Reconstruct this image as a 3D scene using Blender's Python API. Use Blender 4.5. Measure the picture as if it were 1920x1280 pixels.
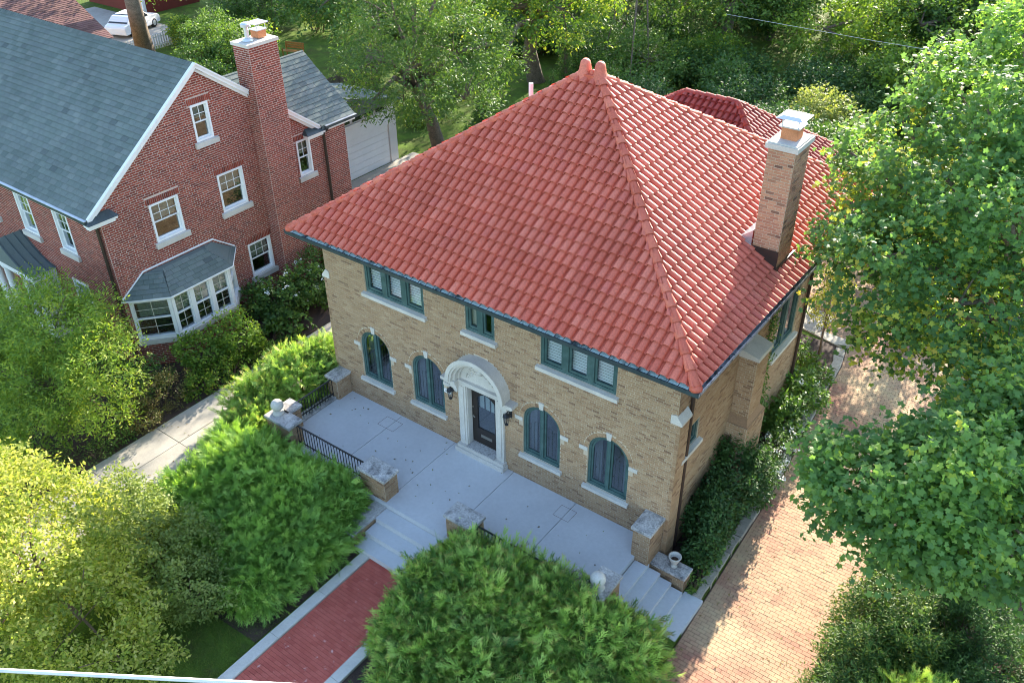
import bpy, bmesh, math, random
import numpy as np
from mathutils import Matrix, Vector

# ------------------------------------------------------------------ reset
for o in list(bpy.data.objects): bpy.data.objects.remove(o)
scene = bpy.context.scene
COL = scene.collection
rad = math.radians

# ------------------------------------------------------------------ camera
CAM = Vector((12.4399, -15.1976, 17.5736))
yaw, pitch, roll = 0.6425, -0.6018, -0.0103
fw = Vector((-math.sin(yaw)*math.cos(pitch), math.cos(yaw)*math.cos(pitch), math.sin(pitch)))
rt = Vector((math.cos(yaw), math.sin(yaw), 0)); up = rt.cross(fw)
c_, s_ = math.cos(roll), math.sin(roll)
r2 = rt*c_ + up*s_; u2 = up*c_ - rt*s_
cam = bpy.data.cameras.new('camera'); camo = bpy.data.objects.new('camera', cam); COL.objects.link(camo)
camo.matrix_world = Matrix(((r2.x, u2.x, -fw.x, CAM.x), (r2.y, u2.y, -fw.y, CAM.y), (r2.z, u2.z, -fw.z, CAM.z), (0, 0, 0, 1)))
cam.sensor_width = 36; cam.lens = 36*1663.34/1920; cam.clip_start = .1; cam.clip_end = 3000
scene.camera = camo

# ------------------------------------------------------------------ light
SUN_EL, SUN_AZ = 20.0, -10.0          # sun stands behind the house, a little to its left
w = bpy.data.worlds.new('World'); scene.world = w; w.use_nodes = True
nt = w.node_tree; bg = nt.nodes['Background']
sky = nt.nodes.new('ShaderNodeTexSky'); sky.sky_type = 'NISHITA'; sky.sun_disc = False
sky.sun_elevation = rad(SUN_EL); sky.sun_rotation = rad(SUN_AZ); sky.air_density = 1.0; sky.dust_density = .7; sky.ozone_density = 1.5
nt.links.new(sky.outputs[0], bg.inputs[0]); bg.inputs[1].default_value = .15
sl = bpy.data.lights.new('sun', 'SUN'); sl.energy = 4.8; sl.angle = rad(.55); sl.color = (1, .90, .74)
so = bpy.data.objects.new('sun', sl); COL.objects.link(so)
sd = Vector((math.sin(rad(SUN_AZ))*math.cos(rad(SUN_EL)), math.cos(rad(SUN_AZ))*math.cos(rad(SUN_EL)), math.sin(rad(SUN_EL))))
so.rotation_euler = sd.to_track_quat('Z', 'Y').to_euler(); so.location = (0, 30, 30)
scene.view_settings.view_transform = 'Standard'; scene.view_settings.look = 'None'
scene.view_settings.exposure = 2.08; scene.view_settings.gamma = 1.0
scene.render.engine = 'CYCLES'; scene.cycles.filter_width = 1.0

# ------------------------------------------------------------------ materials
def nmat(name):
    m = bpy.data.materials.new(name); m.use_nodes = True
    return m, m.node_tree, m.node_tree.nodes['Principled BSDF']

def ramp_var(nt, cols, const=False):
    """colour picked by the piece's own random number (vertex value 'var' + object random)"""
    N, L = nt.nodes, nt.links
    at = N.new('ShaderNodeAttribute'); at.attribute_name = 'var'
    oi = N.new('ShaderNodeObjectInfo')
    ad = N.new('ShaderNodeMath'); ad.operation = 'ADD'; L.new(at.outputs['Fac'], ad.inputs[0]); L.new(oi.outputs['Random'], ad.inputs[1])
    fr = N.new('ShaderNodeMath'); fr.operation = 'FRACT'; L.new(ad.outputs[0], fr.inputs[0])
    return ramp(nt, fr.outputs[0], cols, const), fr.outputs[0]

def ramp(nt, fac, cols, const=False):
    r = nt.nodes.new('ShaderNodeValToRGB'); e = r.color_ramp.elements
    if const: r.color_ramp.interpolation = 'CONSTANT'
    n = len(cols)
    pos = [c[0] if len(c) == 2 else None for c in cols]
    cl = [c[1] if len(c) == 2 else c for c in cols]
    pos = [p if p is not None else i/max(1, n-1) for i, p in enumerate(pos)]
    while len(e) < n: e.new(.5)
    for i in range(n): e[i].position = pos[i]; e[i].color = (*cl[i], 1)
    nt.links.new(fac, r.inputs[0]); return r.outputs[0]

def noise(nt, scale, detail=4, rough=.6, vec=None, stretch=None):
    N, L = nt.nodes, nt.links
    g = N.new('ShaderNodeNewGeometry'); t = N.new('ShaderNodeTexNoise'); t.inputs['Scale'].default_value = scale
    t.inputs['Detail'].default_value = detail; t.inputs['Roughness'].default_value = rough
    src = g.outputs['Position'] if vec is None else vec
    if stretch:
        mp = N.new('ShaderNodeMapping'); mp.inputs['Scale'].default_value = stretch; L.new(src, mp.inputs[0]); src = mp.outputs[0]
    L.new(src, t.inputs['Vector']); return t.outputs['Fac']

def mixc(nt, fac, a, b, mode='MIX'):
    m = nt.nodes.new('ShaderNodeMix'); m.data_type = 'RGBA'; m.blend_type = mode
    for k, v in (('Factor', fac), ('A', a), ('B', b)):
        i = [s for s in m.inputs if s.name == k and (s.type == ('VALUE' if k == 'Factor' else 'RGBA'))][0]
        if hasattr(v, 'is_linked'): nt.links.new(v, i)
        elif k == 'Factor': i.default_value = v
        else: i.default_value = (*v, 1)
    return [s for s in m.outputs if s.type == 'RGBA'][0]

def bump(nt, bs, h, strength, dist=.02):
    b = nt.nodes.new('ShaderNodeBump'); b.inputs['Strength'].default_value = strength; b.inputs['Distance'].default_value = dist
    nt.links.new(h, b.inputs['Height']); nt.links.new(b.outputs[0], bs.inputs['Normal'])

def M(name, cols, rough=.85, mott=(2.5, .35), fine=(60, .25), bmp=.3, spec=.3, metal=0, const=False, stain=None):
    m, nt, bs = nmat(name)
    if len(cols) > 1: c, _ = ramp_var(nt, cols, const)
    else:
        rgb = nt.nodes.new('ShaderNodeRGB'); rgb.outputs[0].default_value = (*cols[0], 1); c = rgb.outputs[0]
    if mott:
        f = ramp(nt, noise(nt, mott[0], 5), [(.3, (1-mott[1],)*3), (.7, (1+mott[1]*.6,)*3)]); c = mixc(nt, 1.0, c, f, 'MULTIPLY')
    if fine:
        f = ramp(nt, noise(nt, fine[0], 3), [(.3, (1-fine[1],)*3), (.7, (1+fine[1]*.6,)*3)]); c = mixc(nt, 1.0, c, f, 'MULTIPLY')
    if stain:   # (colour, scale, lo, hi)
        f = ramp(nt, noise(nt, stain[1], 6, .7), [(stain[2], (0,)*3), (stain[3], (1,)*3)]); c = mixc(nt, f, c, stain[0])
    nt.links.new(c, bs.inputs['Base Color']); bs.inputs['Roughness'].default_value = rough
    bs.inputs['Specular IOR Level'].default_value = spec; bs.inputs['Metallic'].default_value = metal
    if bmp: bump(nt, bs, noise(nt, fine[0] if fine else 40, 4), bmp, .01)
    return m

def leafmat(name, cols, trans=.4, tcol=1.25, rough=.55):
    m, nt, bs = nmat(name); N, L = nt.nodes, nt.links
    c, _ = ramp_var(nt, cols)
    f = ramp(nt, noise(nt, .7, 2), [(.35, (.78, .82, .8)), (.65, (1.2, 1.14, 1.0))]); c = mixc(nt, 1.0, c, f, 'MULTIPLY')
    L.new(c, bs.inputs['Base Color']); bs.inputs['Roughness'].default_value = rough; bs.inputs['Specular IOR Level'].default_value = .35
    tr = N.new('ShaderNodeBsdfTranslucent'); tc = mixc(nt, 1.0, c, (tcol*1.15, tcol*1.15, tcol*.55), 'MULTIPLY'); L.new(tc, tr.inputs[0])
    mx = N.new('ShaderNodeMixShader'); mx.inputs[0].default_value = trans
    L.new(bs.outputs[0], mx.inputs[1]); L.new(tr.outputs[0], mx.inputs[2]); L.new(mx.outputs[0], N['Material Output'].inputs[0])
    return m

def glassmat(name, tint=(.75, .8, .8), refl=.10):
    m, nt, bs = nmat(name); N, L = nt.nodes, nt.links
    N.remove(bs)
    tr = N.new('ShaderNodeBsdfTransparent'); tr.inputs[0].default_value = (*tint, 1)
    gl = N.new('ShaderNodeBsdfGlossy'); gl.inputs['Roughness'].default_value = .03; gl.inputs[0].default_value = (.9, .95, 1, 1)
    lw = N.new('ShaderNodeLayerWeight'); lw.inputs[0].default_value = .5
    pw = N.new('ShaderNodeMath'); pw.operation = 'POWER'; pw.inputs[1].default_value = 3.5; L.new(lw.outputs['Facing'], pw.inputs[0])
    ad = N.new('ShaderNodeMath'); ad.operation = 'ADD'; ad.inputs[1].default_value = refl; L.new(pw.outputs[0], ad.inputs[0])
    mx = N.new('ShaderNodeMixShader'); L.new(ad.outputs[0], mx.inputs[0]); L.new(tr.outputs[0], mx.inputs[1]); L.new(gl.outputs[0], mx.inputs[2])
    L.new(mx.outputs[0], N['Material Output'].inputs[0]); return m

MT = {}
MT['tan_brick'] = M('tan_brick', [(0, (.34, .21, .115)), (.2, (.40, .26, .15)), (.45, (.37, .235, .132)), (.65, (.44, .30, .18)), (.8, (.37, .225, .125)), (.95, (.23, .135, .08)), (1, (.39, .25, .14))], fine=(35, .2), mott=(.4, .10), stain=((.30, .19, .115), .35, .58, .8))
MT['chimney_brick'] = M('chimney_brick', [(0, (.42, .21, .12)), (.3, (.50, .28, .165)), (.6, (.38, .18, .11)), (.85, (.46, .25, .15)), (.95, (.16, .085, .06)), (1, (.44, .23, .13))], fine=(35, .2), mott=(.5, .10))
MT['tan_mortar'] = M('tan_mortar', [(.55, .45, .325)], mott=(1.2, .2))
MT['red_brick'] = M('red_brick', [(0, (.23, .045, .026)), (.3, (.30, .06, .036)), (.55, (.15, .032, .022)), (.8, (.35, .082, .05)), (1, (.19, .038, .026))], fine=(35, .2), mott=(.5, .16), stain=((.33, .07, .055), .45, .6, .85))
MT['red_mortar'] = M('red_mortar', [(.60, .45, .38)], mott=(1.2, .15))
MT['tile'] = M('clay_tile', [(0, (.56, .115, .065)), (.25, (.66, .155, .092)), (.5, (.60, .13, .075)), (.75, (.70, .185, .115)), (.9, (.58, .12, .07)), (1, (.64, .15, .10))], rough=.52, spec=.35, fine=(22, .2), mott=(.6, .14), bmp=.15, stain=((.47, .11, .075), 1.1, .58, .9))
MT['tile_dark'] = M('aged_clay_tile', [(0, (.34, .05, .035)), (.5, (.42, .075, .05)), (1, (.30, .045, .035))], rough=.55, fine=(25, .15), mott=(1.5, .2), bmp=.1)
MT['shingle'] = M('grey_shingle', [(0, (.125, .155, .14)), (.4, (.165, .195, .175)), (.75, (.145, .17, .16)), (.93, (.19, .215, .195)), (1, (.10, .12, .115))], rough=.95, fine=(90, .3), mott=(.5, .16), stain=((.11, .125, .115), .9, .58, .8))
MT['brown_shingle'] = M('brown_shingle', [(0, (.16, .085, .075)), (.5, (.24, .13, .11)), (1, (.20, .10, .095))], rough=.95, fine=(90, .3), mott=(.8, .2))
MT['stone'] = M('limestone', [(.57, .53, .47)], mott=(1.8, .14), fine=(30, .12), bmp=.2)
MT['cap_stone'] = M('weathered_cap_stone', [(.50, .47, .44)], mott=(3, .3), fine=(25, .4), stain=((.07, .065, .07), 3.2, .5, .72))
MT['white'] = M('white_paint', [(.80, .79, .77)], rough=.5, mott=(1.5, .06), fine=None, bmp=0)
MT['white_brick'] = M('white_painted_brick', [(.70, .67, .64)], rough=.7, mott=(1.5, .08), fine=(40, .06))
MT['concrete'] = M('terrace_concrete', [(.57, .57, .575)], rough=.8, mott=(.7, .09), fine=(9, .05), bmp=.08, stain=((.48, .47, .455), 1.4, .58, .85))
MT['path'] = M('path_concrete', [(0, (.38, .35, .30)), (1, (.43, .395, .34))], mott=(1.0, .18), fine=(30, .14), bmp=.2)
MT['kerb'] = M('kerb_concrete', [(.60, .56, .50)], mott=(2, .12), fine=(30, .12), bmp=.2)
MT['paver'] = M('driveway_brick', [(0, (.41, .21, .14)), (.3, (.45, .245, .16)), (.55, (.36, .165, .12)), (.8, (.48, .275, .175)), (1, (.41, .21, .14))], mott=(.5, .18), fine=(40, .22), stain=((.56, .42, .25), .4, .42, .68))
MT['paver_red'] = M('walk_brick', [(0, (.46, .10, .07)), (.5, (.52, .125, .09)), (1, (.43, .09, .065))], mott=(1.5, .12), fine=(40, .15), stain=((.66, .40, .36), 5.0, .62, .68))
MT['joint'] = M('joint_sand', [(.16, .10, .075)], mott=(2, .2))
MT['green'] = M('green_paint', [(.055, .105, .10)], rough=.45, mott=(4, .2), fine=None, bmp=0, stain=((.12, .19, .185), 2.5, .5, .8))
MT['patina'] = M('copper_patina', [(.36, .50, .50)], rough=.6, mott=(4, .25), stain=((.05, .07, .075), 3, .5, .62))
MT['gutter'] = M('dark_gutter', [(.045, .065, .07)], rough=.4, mott=(4, .3), spec=.5)
MT['gutter_grey'] = M('weathered_gutter', [(.42, .43, .44)], rough=.4, mott=(5, .35), spec=.5, stain=((.06, .05, .045), 2.2, .52, .6))
MT['flash'] = M('zinc_flashing', [(.55, .57, .60)], rough=.35, metal=.6, mott=(3, .2))
MT['bronze'] = M('brown_downspout', [(.045, .028, .022)], rough=.4, mott=(3, .2), spec=.5)
MT['iron'] = M('black_iron', [(.018, .018, .02)], rough=.45, mott=None, fine=None, bmp=0, spec=.5)
MT['door'] = M('dark_door_wood', [(.028, .02, .016)], rough=.35, mott=(4, .3), fine=None, bmp=0, spec=.5)
MT['brass'] = M('door_metal', [(.45, .42, .36)], rough=.3, metal=.9, mott=None, fine=None, bmp=0)
MT['blind'] = M('white_blind', [(.82, .82, .80)], rough=.6, mott=None, fine=None, bmp=0)
MT['cream'] = M('cream_shade', [(.60, .57, .46)], rough=.8, mott=(2, .1), fine=None, bmp=0)
MT['curtain'] = M('grey_curtain', [(.34, .34, .36)], rough=.9, mott=(3, .2), fine=None, bmp=0)
MT['room'] = M('dark_room', [(.05, .042, .036)], mott=(1, .3), fine=None, bmp=0)
MT['glass'] = glassmat('window_glass', (.75, .8, .8), .17)
MT['glass2'] = glassmat('plain_glass', (.85, .88, .88), .03)
MT['terracotta'] = M('flue_terracotta', [(.56, .22, .10)], mott=(4, .2))
MT['galv'] = M('galvanised_cap', [(.62, .64, .66)], rough=.35, metal=.5, mott=(3, .1), fine=None)
MT['soil'] = M('mulch', [(.085, .055, .042)], mott=(2, .4), fine=(45, .7), bmp=.9)
MT['bark'] = M('bark', [(0, (.17, .13, .095)), (1, (.22, .17, .125))], mott=(3, .3), fine=(18, .5), bmp=.9)
MT['twig'] = M('twig_bark', [(.15, .105, .07)], mott=(3, .3), fine=(30, .3))
MT['wood_fence'] = M('weathered_fence_wood', [(0, (.085, .07, .058)), (.5, (.12, .10, .08)), (1, (.10, .08, .065))], mott=(2, .3), fine=(30, .3))
MT['bench'] = M('orange_bench_wood', [(.55, .24, .07)], rough=.5, mott=(4, .2))
MT['rock'] = M('garden_limestone', [(0, (.42, .37, .30)), (.5, (.52, .47, .38)), (1, (.36, .31, .26))], mott=(4, .25), fine=(30, .3), bmp=.6)
MT['carwhite'] = M('white_car_paint', [(.80, .80, .80)], rough=.25, mott=None, fine=None, bmp=0, spec=.6)
MT['carblue'] = M('blue_grey_car_paint', [(.16, .20, .28)], rough=.25, mott=None, fine=None, bmp=0, spec=.6)
MT['rubber'] = M('tyre_rubber', [(.02, .02, .02)], rough=.8, mott=None, fine=None, bmp=0)
MT['carglass'] = M('car_glass', [(.02, .025, .03)], rough=.08, mott=None, fine=None, bmp=0, spec=.7)
MT['cable'] = M('white_cable', [(.74, .74, .76)], rough=.5, mott=(8, .1), fine=None, bmp=0)
MT['petal'] = M('white_petal', [(.82, .82, .76)], rough=.7, mott=None, fine=None, bmp=0)
MT['text'] = M('plaque_digits', [(.03, .03, .03)], mott=None, fine=None, bmp=0)
MT['pvc'] = M('vent_pipe', [(.66, .69, .73)], rough=.5, mott=None, fine=None, bmp=0)
MT['sand'] = M('tan_siding', [(.55, .38, .20)], mott=(1, .2))
# ground: worn lawn / soil
m, nt, bs = nmat('lawn_ground')
c = ramp(nt, noise(nt, 1.1, 6, .7), [(.3, (.10, .10, .035)), (.5, (.10, .16, .028)), (.7, (.16, .25, .035))])
c = mixc(nt, 1.0, c, ramp(nt, noise(nt, 40, 3), [(.3, (.55,)*3), (.7, (1.25,)*3)]), 'MULTIPLY')
nt.links.new(c, bs.inputs['Base Color']); bs.inputs['Roughness'].default_value = .95; bs.inputs['Specular IOR Level'].default_value = .1
bump(nt, bs, noise(nt, 60, 3), .8, .04); MT['lawn'] = m
# leaves
MT['lf_juniper'] = leafmat('juniper_leaf', [(0, (.105, .21, .05)), (.4, (.205, .38, .08)), (.75, (.34, .53, .12)), (.94, (.50, .64, .18)), (1, (.34, .24, .09))], trans=.25, rough=.6)
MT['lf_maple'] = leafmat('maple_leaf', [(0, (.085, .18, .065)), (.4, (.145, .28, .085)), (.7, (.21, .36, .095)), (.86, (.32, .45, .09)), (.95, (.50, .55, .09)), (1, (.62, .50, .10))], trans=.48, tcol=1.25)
MT['lf_yellow'] = leafmat('yellow_green_leaf', [(0, (.17, .235, .04)), (.4, (.28, .355, .06)), (.75, (.41, .45, .095)), (1, (.53, .51, .19))], trans=.55, tcol=1.25)
MT['lf_olive'] = leafmat('olive_leaf', [(0, (.12, .18, .045)), (.5, (.20, .27, .065)), (1, (.34, .37, .13))], trans=.4)
MT['lf_light'] = leafmat('light_green_leaf', [(0, (0.088, 0.182, 0.027)), (.5, (0.176, 0.290, 0.041)), (.85, (0.297, 0.392, 0.054)), (1, (0.459, 0.486, 0.068))], trans=.4, tcol=1.2)
MT['lf_mid'] = leafmat('mid_green_leaf', [(0, (.05, .11, .025)), (.5, (.095, .19, .04)), (1, (.17, .28, .06))], trans=.33, tcol=1.2)
MT['lf_ash'] = leafmat('ash_leaf', [(0, (.045, .10, .022)), (.5, (.08, .165, .034)), (.9, (.135, .23, .048)), (1, (.28, .33, .06))], trans=.32, tcol=1.2)
MT['lf_dark'] = leafmat('dark_green_leaf', [(0, (0.033, 0.083, 0.024)), (.5, (0.060, 0.135, 0.038)), (1, (0.105, 0.203, 0.053))], trans=.3)
MT['lf_red'] = leafmat('bronze_leaf', [(0, (0.119, 0.070, 0.035)), (.5, (0.182, 0.140, 0.049)), (1, (0.168, 0.210, 0.056))], trans=.3)
MT['lf_gold'] = leafmat('gold_leaf', [(0, (0.264, 0.264, 0.030)), (.6, (0.408, 0.384, 0.036)), (1, (0.168, 0.216, 0.036))], trans=.4)
MT['grass'] = leafmat('grass_blade', [(0, (0.070, 0.119, 0.021)), (.6, (0.119, 0.196, 0.028)), (1, (0.210, 0.224, 0.056))], trans=.3)

# ------------------------------------------------------------------ object helpers
def link(o, parent=None):
    COL.objects.link(o)
    if parent is not None:
        o.parent = parent; o.matrix_parent_inverse = WM(parent).inverted()
    return o
def WM(o):
    m = Matrix.LocRotScale(o.location, o.rotation_euler, o.scale)
    if o.parent is not None: return WM(o.parent) @ o.matrix_parent_inverse @ m
    return m
def tag(o, label=None, cat=None, group=None, kind=None, category=None):
    cat = cat or category
    for k, v in (('label', label), ('category', cat), ('group', group), ('kind', kind)):
        if v: o[k] = v
    return o
def thing(name, label, cat, loc=(0, 0, 0), group=None, kind=None):
    o = bpy.data.objects.new(name, None); o.location = loc; o.empty_display_size = .3; link(o)
    return tag(o, label, cat, group, kind)
def copy_tree(o, loc, parent=None, label=None, rz=0):
    c = o.copy(); COL.objects.link(c)
    if parent is not None: c.parent = parent
    else: c.location = loc; c.rotation_euler.z += rz
    if label: c['label'] = label
    for ch in list(o.children): copy_tree(ch, None, c)
    return c

class Bs:      # a wall-like frame: u along the wall, d outward, z up
    def __init__(s, o, U, N, Zv=(0, 0, 1)):
        s.o = Vector(o); s.U = Vector(U).normalized(); s.N = Vector(N).normalized(); s.Z = Vector(Zv).normalized()
    def p(s, u, d, z): return s.o + s.U*u + s.N*d + s.Z*z
W0 = Bs((0, 0, 0), (1, 0, 0), (0, 1, 0))    # plain world frame: (x, y, z)

class MB:
    def __init__(s): s.v = []; s.f = []; s.a = []; s.c = 0.0
    def add(s, vs, fs):
        n = len(s.v); s.v += [tuple(v) for v in vs]; s.a += [s.c]*len(vs); s.f += [tuple(i+n for i in f) for f in fs]
    def box(s, b, u0, u1, d0, d1, z0, z1, back=True, var=None):
        if var is not None: s.c = var
        P = b.p
        vs = [P(u0, d0, z0), P(u1, d0, z0), P(u1, d1, z0), P(u0, d1, z0), P(u0, d0, z1), P(u1, d0, z1), P(u1, d1, z1), P(u0, d1, z1)]
        fs = [(0, 3, 2, 1), (4, 5, 6, 7), (1, 2, 6, 5), (2, 3, 7, 6), (3, 0, 4, 7)]
        if back: fs.append((0, 1, 5, 4))
        s.add(vs, fs)
    def prism(s, b, poly, d0, d1):      # polygon in (u, z), extruded along d
        n = len(poly)
        vs = [b.p(u, d0, z) for u, z in poly]+[b.p(u, d1, z) for u, z in poly]
        s.add(vs, [tuple(range(n-1, -1, -1)), tuple(range(n, 2*n))]+[(i, (i+1) % n, n+(i+1) % n, n+i) for i in range(n)])
    def slab(s, poly, z0, z1):          # polygon in (x, y), extruded along z
        n = len(poly)
        vs = [(x, y, z0) for x, y in poly]+[(x, y, z1) for x, y in poly]
        s.add(vs, [tuple(range(n-1, -1, -1)), tuple(range(n, 2*n))]+[(i, (i+1) % n, n+(i+1) % n, n+i) for i in range(n)])
    def strip(s, b, path_in, path_out, d0, d1):   # closed ring-like band between two (u,z) paths
        n = len(path_in)
        vs = [b.p(u, d1, z) for u, z in path_in]+[b.p(u, d1, z) for u, z in path_out]+[b.p(u, d0, z) for u, z in path_in]+[b.p(u, d0, z) for u, z in path_out]
        fs = []
        for i in range(n-1):
            fs += [(i, i+1, n+i+1, n+i), (2*n+i+1, 2*n+i, 3*n+i, 3*n+i+1), (i+1, i, 2*n+i, 2*n+i+1), (n+i, n+i+1, 3*n+i+1, 3*n+i)]
        fs += [(0, n, 3*n, 2*n), (n-1, 3*n-1, 4*n-1, 2*n-1)]
        s.add(vs, fs)
    def tube(s, pts, rs, n=8, cap=True):
        pts = [Vector(p) for p in pts]; base = len(s.v); vs = []; fs = []
        if not hasattr(rs, '__len__'): rs = [rs]*len(pts)
        ref = None
        for i, p in enumerate(pts):
            t = (pts[min(i+1, len(pts)-1)]-pts[max(i-1, 0)]).normalized()
            if ref is None: ref = t.orthogonal().normalized()
            ref = (ref - t*ref.dot(t)).normalized(); bi = t.cross(ref)
            vs += [p+(ref*math.cos(2*math.pi*k/n)+bi*math.sin(2*math.pi*k/n))*rs[i] for k in range(n)]
        for i in range(len(pts)-1):
            fs += [(i*n+k, i*n+(k+1) % n, (i+1)*n+(k+1) % n, (i+1)*n+k) for k in range(n)]
        if cap: fs += [tuple(range(n-1, -1, -1)), tuple((len(pts)-1)*n+k for k in range(n))]
        s.add(vs, fs)
    def lathe(s, c, prof, n=20, sx=1, sy=1):    # profile (r, z) about a vertical axis
        vs = []; fs = []
        for r, z in prof: vs += [(c[0]+r*sx*math.cos(2*math.pi*k/n), c[1]+r*sy*math.sin(2*math.pi*k/n), c[2]+z) for k in range(n)]
        for i in range(len(prof)-1): fs += [(i*n+k, i*n+(k+1) % n, (i+1)*n+(k+1) % n, (i+1)*n+k) for k in range(n)]
        fs += [tuple(range(n-1, -1, -1)), tuple((len(prof)-1)*n+k for k in range(n))]
        s.add(vs, fs)
    def build(s, name, mat, parent=None, smooth=False, **tg):
        me = bpy.data.meshes.new(name); me.from_pydata(s.v, [], s.f); me.update()
        at = me.attributes.new('var', 'FLOAT', 'POINT'); at.data.foreach_set('value', s.a)
        me.materials.append(MT[mat])
        if smooth: me.shade_smooth()
        o = bpy.data.objects.new(name, me); link(o, parent); tag(o, **tg); return o

def unit_mesh(name, mat, vs, fs):
    me = bpy.data.meshes.new(name); me.from_pydata(vs, [], fs); me.update(); me.materials.append(MT[mat]); return me
BOXV = [(-.5, -.5, -.5), (.5, -.5, -.5), (.5, .5, -.5), (-.5, .5, -.5), (-.5, -.5, .5), (.5, -.5, .5), (.5, .5, .5), (-.5, .5, .5)]
BOXF = [(0, 3, 2, 1), (4, 5, 6, 7), (0, 1, 5, 4), (1, 2, 6, 5), (2, 3, 7, 6), (3, 0, 4, 7)]
UNIT = {}
def piece(name, mat, M4, parent, key=None, vs=BOXV, fs=BOXF):
    k = (name, mat, key)
    if k not in UNIT: UNIT[k] = unit_mesh(name, mat, vs, fs)
    o = bpy.data.objects.new(name, UNIT[k]); COL.objects.link(o)
    o.parent = parent; o.matrix_parent_inverse = WM(parent).inverted(); o.matrix_basis = M4
    return o
def frameM(o, X, Y, Z, s=(1, 1, 1)):
    return Matrix(((X[0]*s[0], Y[0]*s[1], Z[0]*s[2], o[0]), (X[1]*s[0], Y[1]*s[1], Z[1]*s[2], o[1]), (X[2]*s[0], Y[2]*s[1], Z[2]*s[2], o[2]), (0, 0, 0, 1)))

# ------------------------------------------------------------------ brickwork
def scan(poly, z):
    xs = []
    n = len(poly)
    for i in range(n):
        (u0, z0), (u1, z1) = poly[i], poly[(i+1) % n]
        if (z0 <= z < z1) or (z1 <= z < z0): xs.append(u0+(u1-u0)*(z-z0)/(z1-z0))
    xs.sort(); return [(xs[i], xs[i+1]) for i in range(0, len(xs)-1, 2)]
def minus(iv, cut):
    for a, b in cut:
        out = []
        for p, q in iv:
            if b <= p or a >= q: out.append((p, q)); continue
            if a > p: out.append((p, a))
            if b < q: out.append((b, q))
        iv = out
    return iv
def arch(uc, hw, z0, zs, rise=None, n=14):
    rise = hw if rise is None else rise
    return [(uc-hw, z0), (uc+hw, z0)]+[(uc+hw*math.cos(math.pi*i/n), zs+rise*math.sin(math.pi*i/n)) for i in range(n+1)]
def rect(u0, u1, z0, z1): return [(u0, z0), (u1, z0), (u1, z1), (u0, z1)]
def wall(parent, b, outline, holes, bricks, mortar, n_ind=0, course=.074, blen=.215, proud=.006, reveal=.14, name='wall', solid=None, nocourse=(), gap=.007):
    """mortar sheet with openings and jambs (one part) + every brick as real relief on it"""
    bm = bmesh.new(); edges = []
    for loop in [outline]+holes:
        vs = [bm.verts.new(b.p(u, 0, z)) for u, z in loop]
        edges += [bm.edges.new((vs[i], vs[(i+1) % len(vs)])) for i in range(len(vs))]
    bmesh.ops.triangle_fill(bm, use_beauty=True, edges=edges, normal=b.N)
    me = bpy.data.meshes.new(name); bm.to_mesh(me); bm.free()
    mb = MB(); mb.v = [tuple(v.co) for v in me.vertices]; mb.a = [0.]*len(mb.v); mb.f = [tuple(p.vertices) for p in me.polygons]
    bpy.data.meshes.remove(me)
    for loop in holes:
        n = len(loop); mb.add([b.p(u, .0, z) for u, z in loop]+[b.p(u, -reveal, z) for u, z in loop], [(i, (i+1) % n, n+(i+1) % n, n+i) for i in range(n)])
    wo = mb.build(name, mortar, parent)
    if bricks is None: return wo
    z0 = min(p[1] for p in outline); z1 = max(p[1] for p in outline); j = 0; full = []; cut = []
    rnd = random.Random(len(outline)*7+int(abs(b.o.x)*13)); z = z0
    while z < z1-.02:
        h = min(course, z1-z); iv = None
        lo = scan(outline, z+.004); hi = scan(outline, z+h-.006)
        iv = [(max(a, c), min(bb, d)) for (a, bb) in lo for (c, d) in hi if min(bb, d)-max(a, c) > .03]
        for hl in holes+list(nocourse):
            c = scan(hl, z+.006)+scan(hl, z+h-.006)
            iv = minus(iv, c)
        off = (j % 2)*blen/2+(blen/4 if j % 6 == 5 else 0)
        for a, e in iv:
            k = math.floor((a-off)/blen)
            while True:
                p = max(a, off+k*blen); q = min(e, off+(k+1)*blen); k += 1
                if p >= e: break
                if q-p < .025: continue
                g = gap
                (full if q-p > blen*.97 else cut).append((p+g, q-g, z+g, z+h-g))
        z += course; j += 1
    full.sort(key=lambda r: (b.p((r[0]+r[1])/2, 0, r[2])-CAM).length)
    for r in full[:n_ind]:
        d = proud+rnd.uniform(-.002, .004)
        c = b.p((r[0]+r[1])/2, d-.03, (r[2]+r[3])/2)
        piece('brick', bricks, frameM(c, b.U, b.N, b.Z, (r[1]-r[0], .06, r[3]-r[2])), wo)
    mb = MB()
    for r in full[n_ind:]+cut: mb.box(b, r[0], r[1], -.012, proud+rnd.uniform(-.002, .004), r[2], r[3], back=False, var=rnd.random())
    if mb.v: mb.build('brickwork', bricks, wo, kind='stuff')
    return wo
def brick_box(parent, x0, x1, y0, y1, z0, z1, bricks, mortar, n_ind=(0, 0, 0, 0), sides='frbl', **k):
    """a brick pier or chimney shaft: sides f(-y) r(+x) b(+y) l(-x)"""
    S = {'f': (Bs((x0, y0, 0), (1, 0, 0), (0, -1, 0)), x1-x0), 'r': (Bs((x1, y0, 0), (0, 1, 0), (1, 0, 0)), y1-y0),
         'b': (Bs((x1, y1, 0), (-1, 0, 0), (0, 1, 0)), x1-x0), 'l': (Bs((x0, y1, 0), (0, -1, 0), (-1, 0, 0)), y1-y0)}
    for i, s in enumerate(sides):
        b, L = S[s]; wall(parent, b, rect(0, L, z0, z1), [], bricks, mortar, n_ind[i], name='brick_face', **k)

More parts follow.
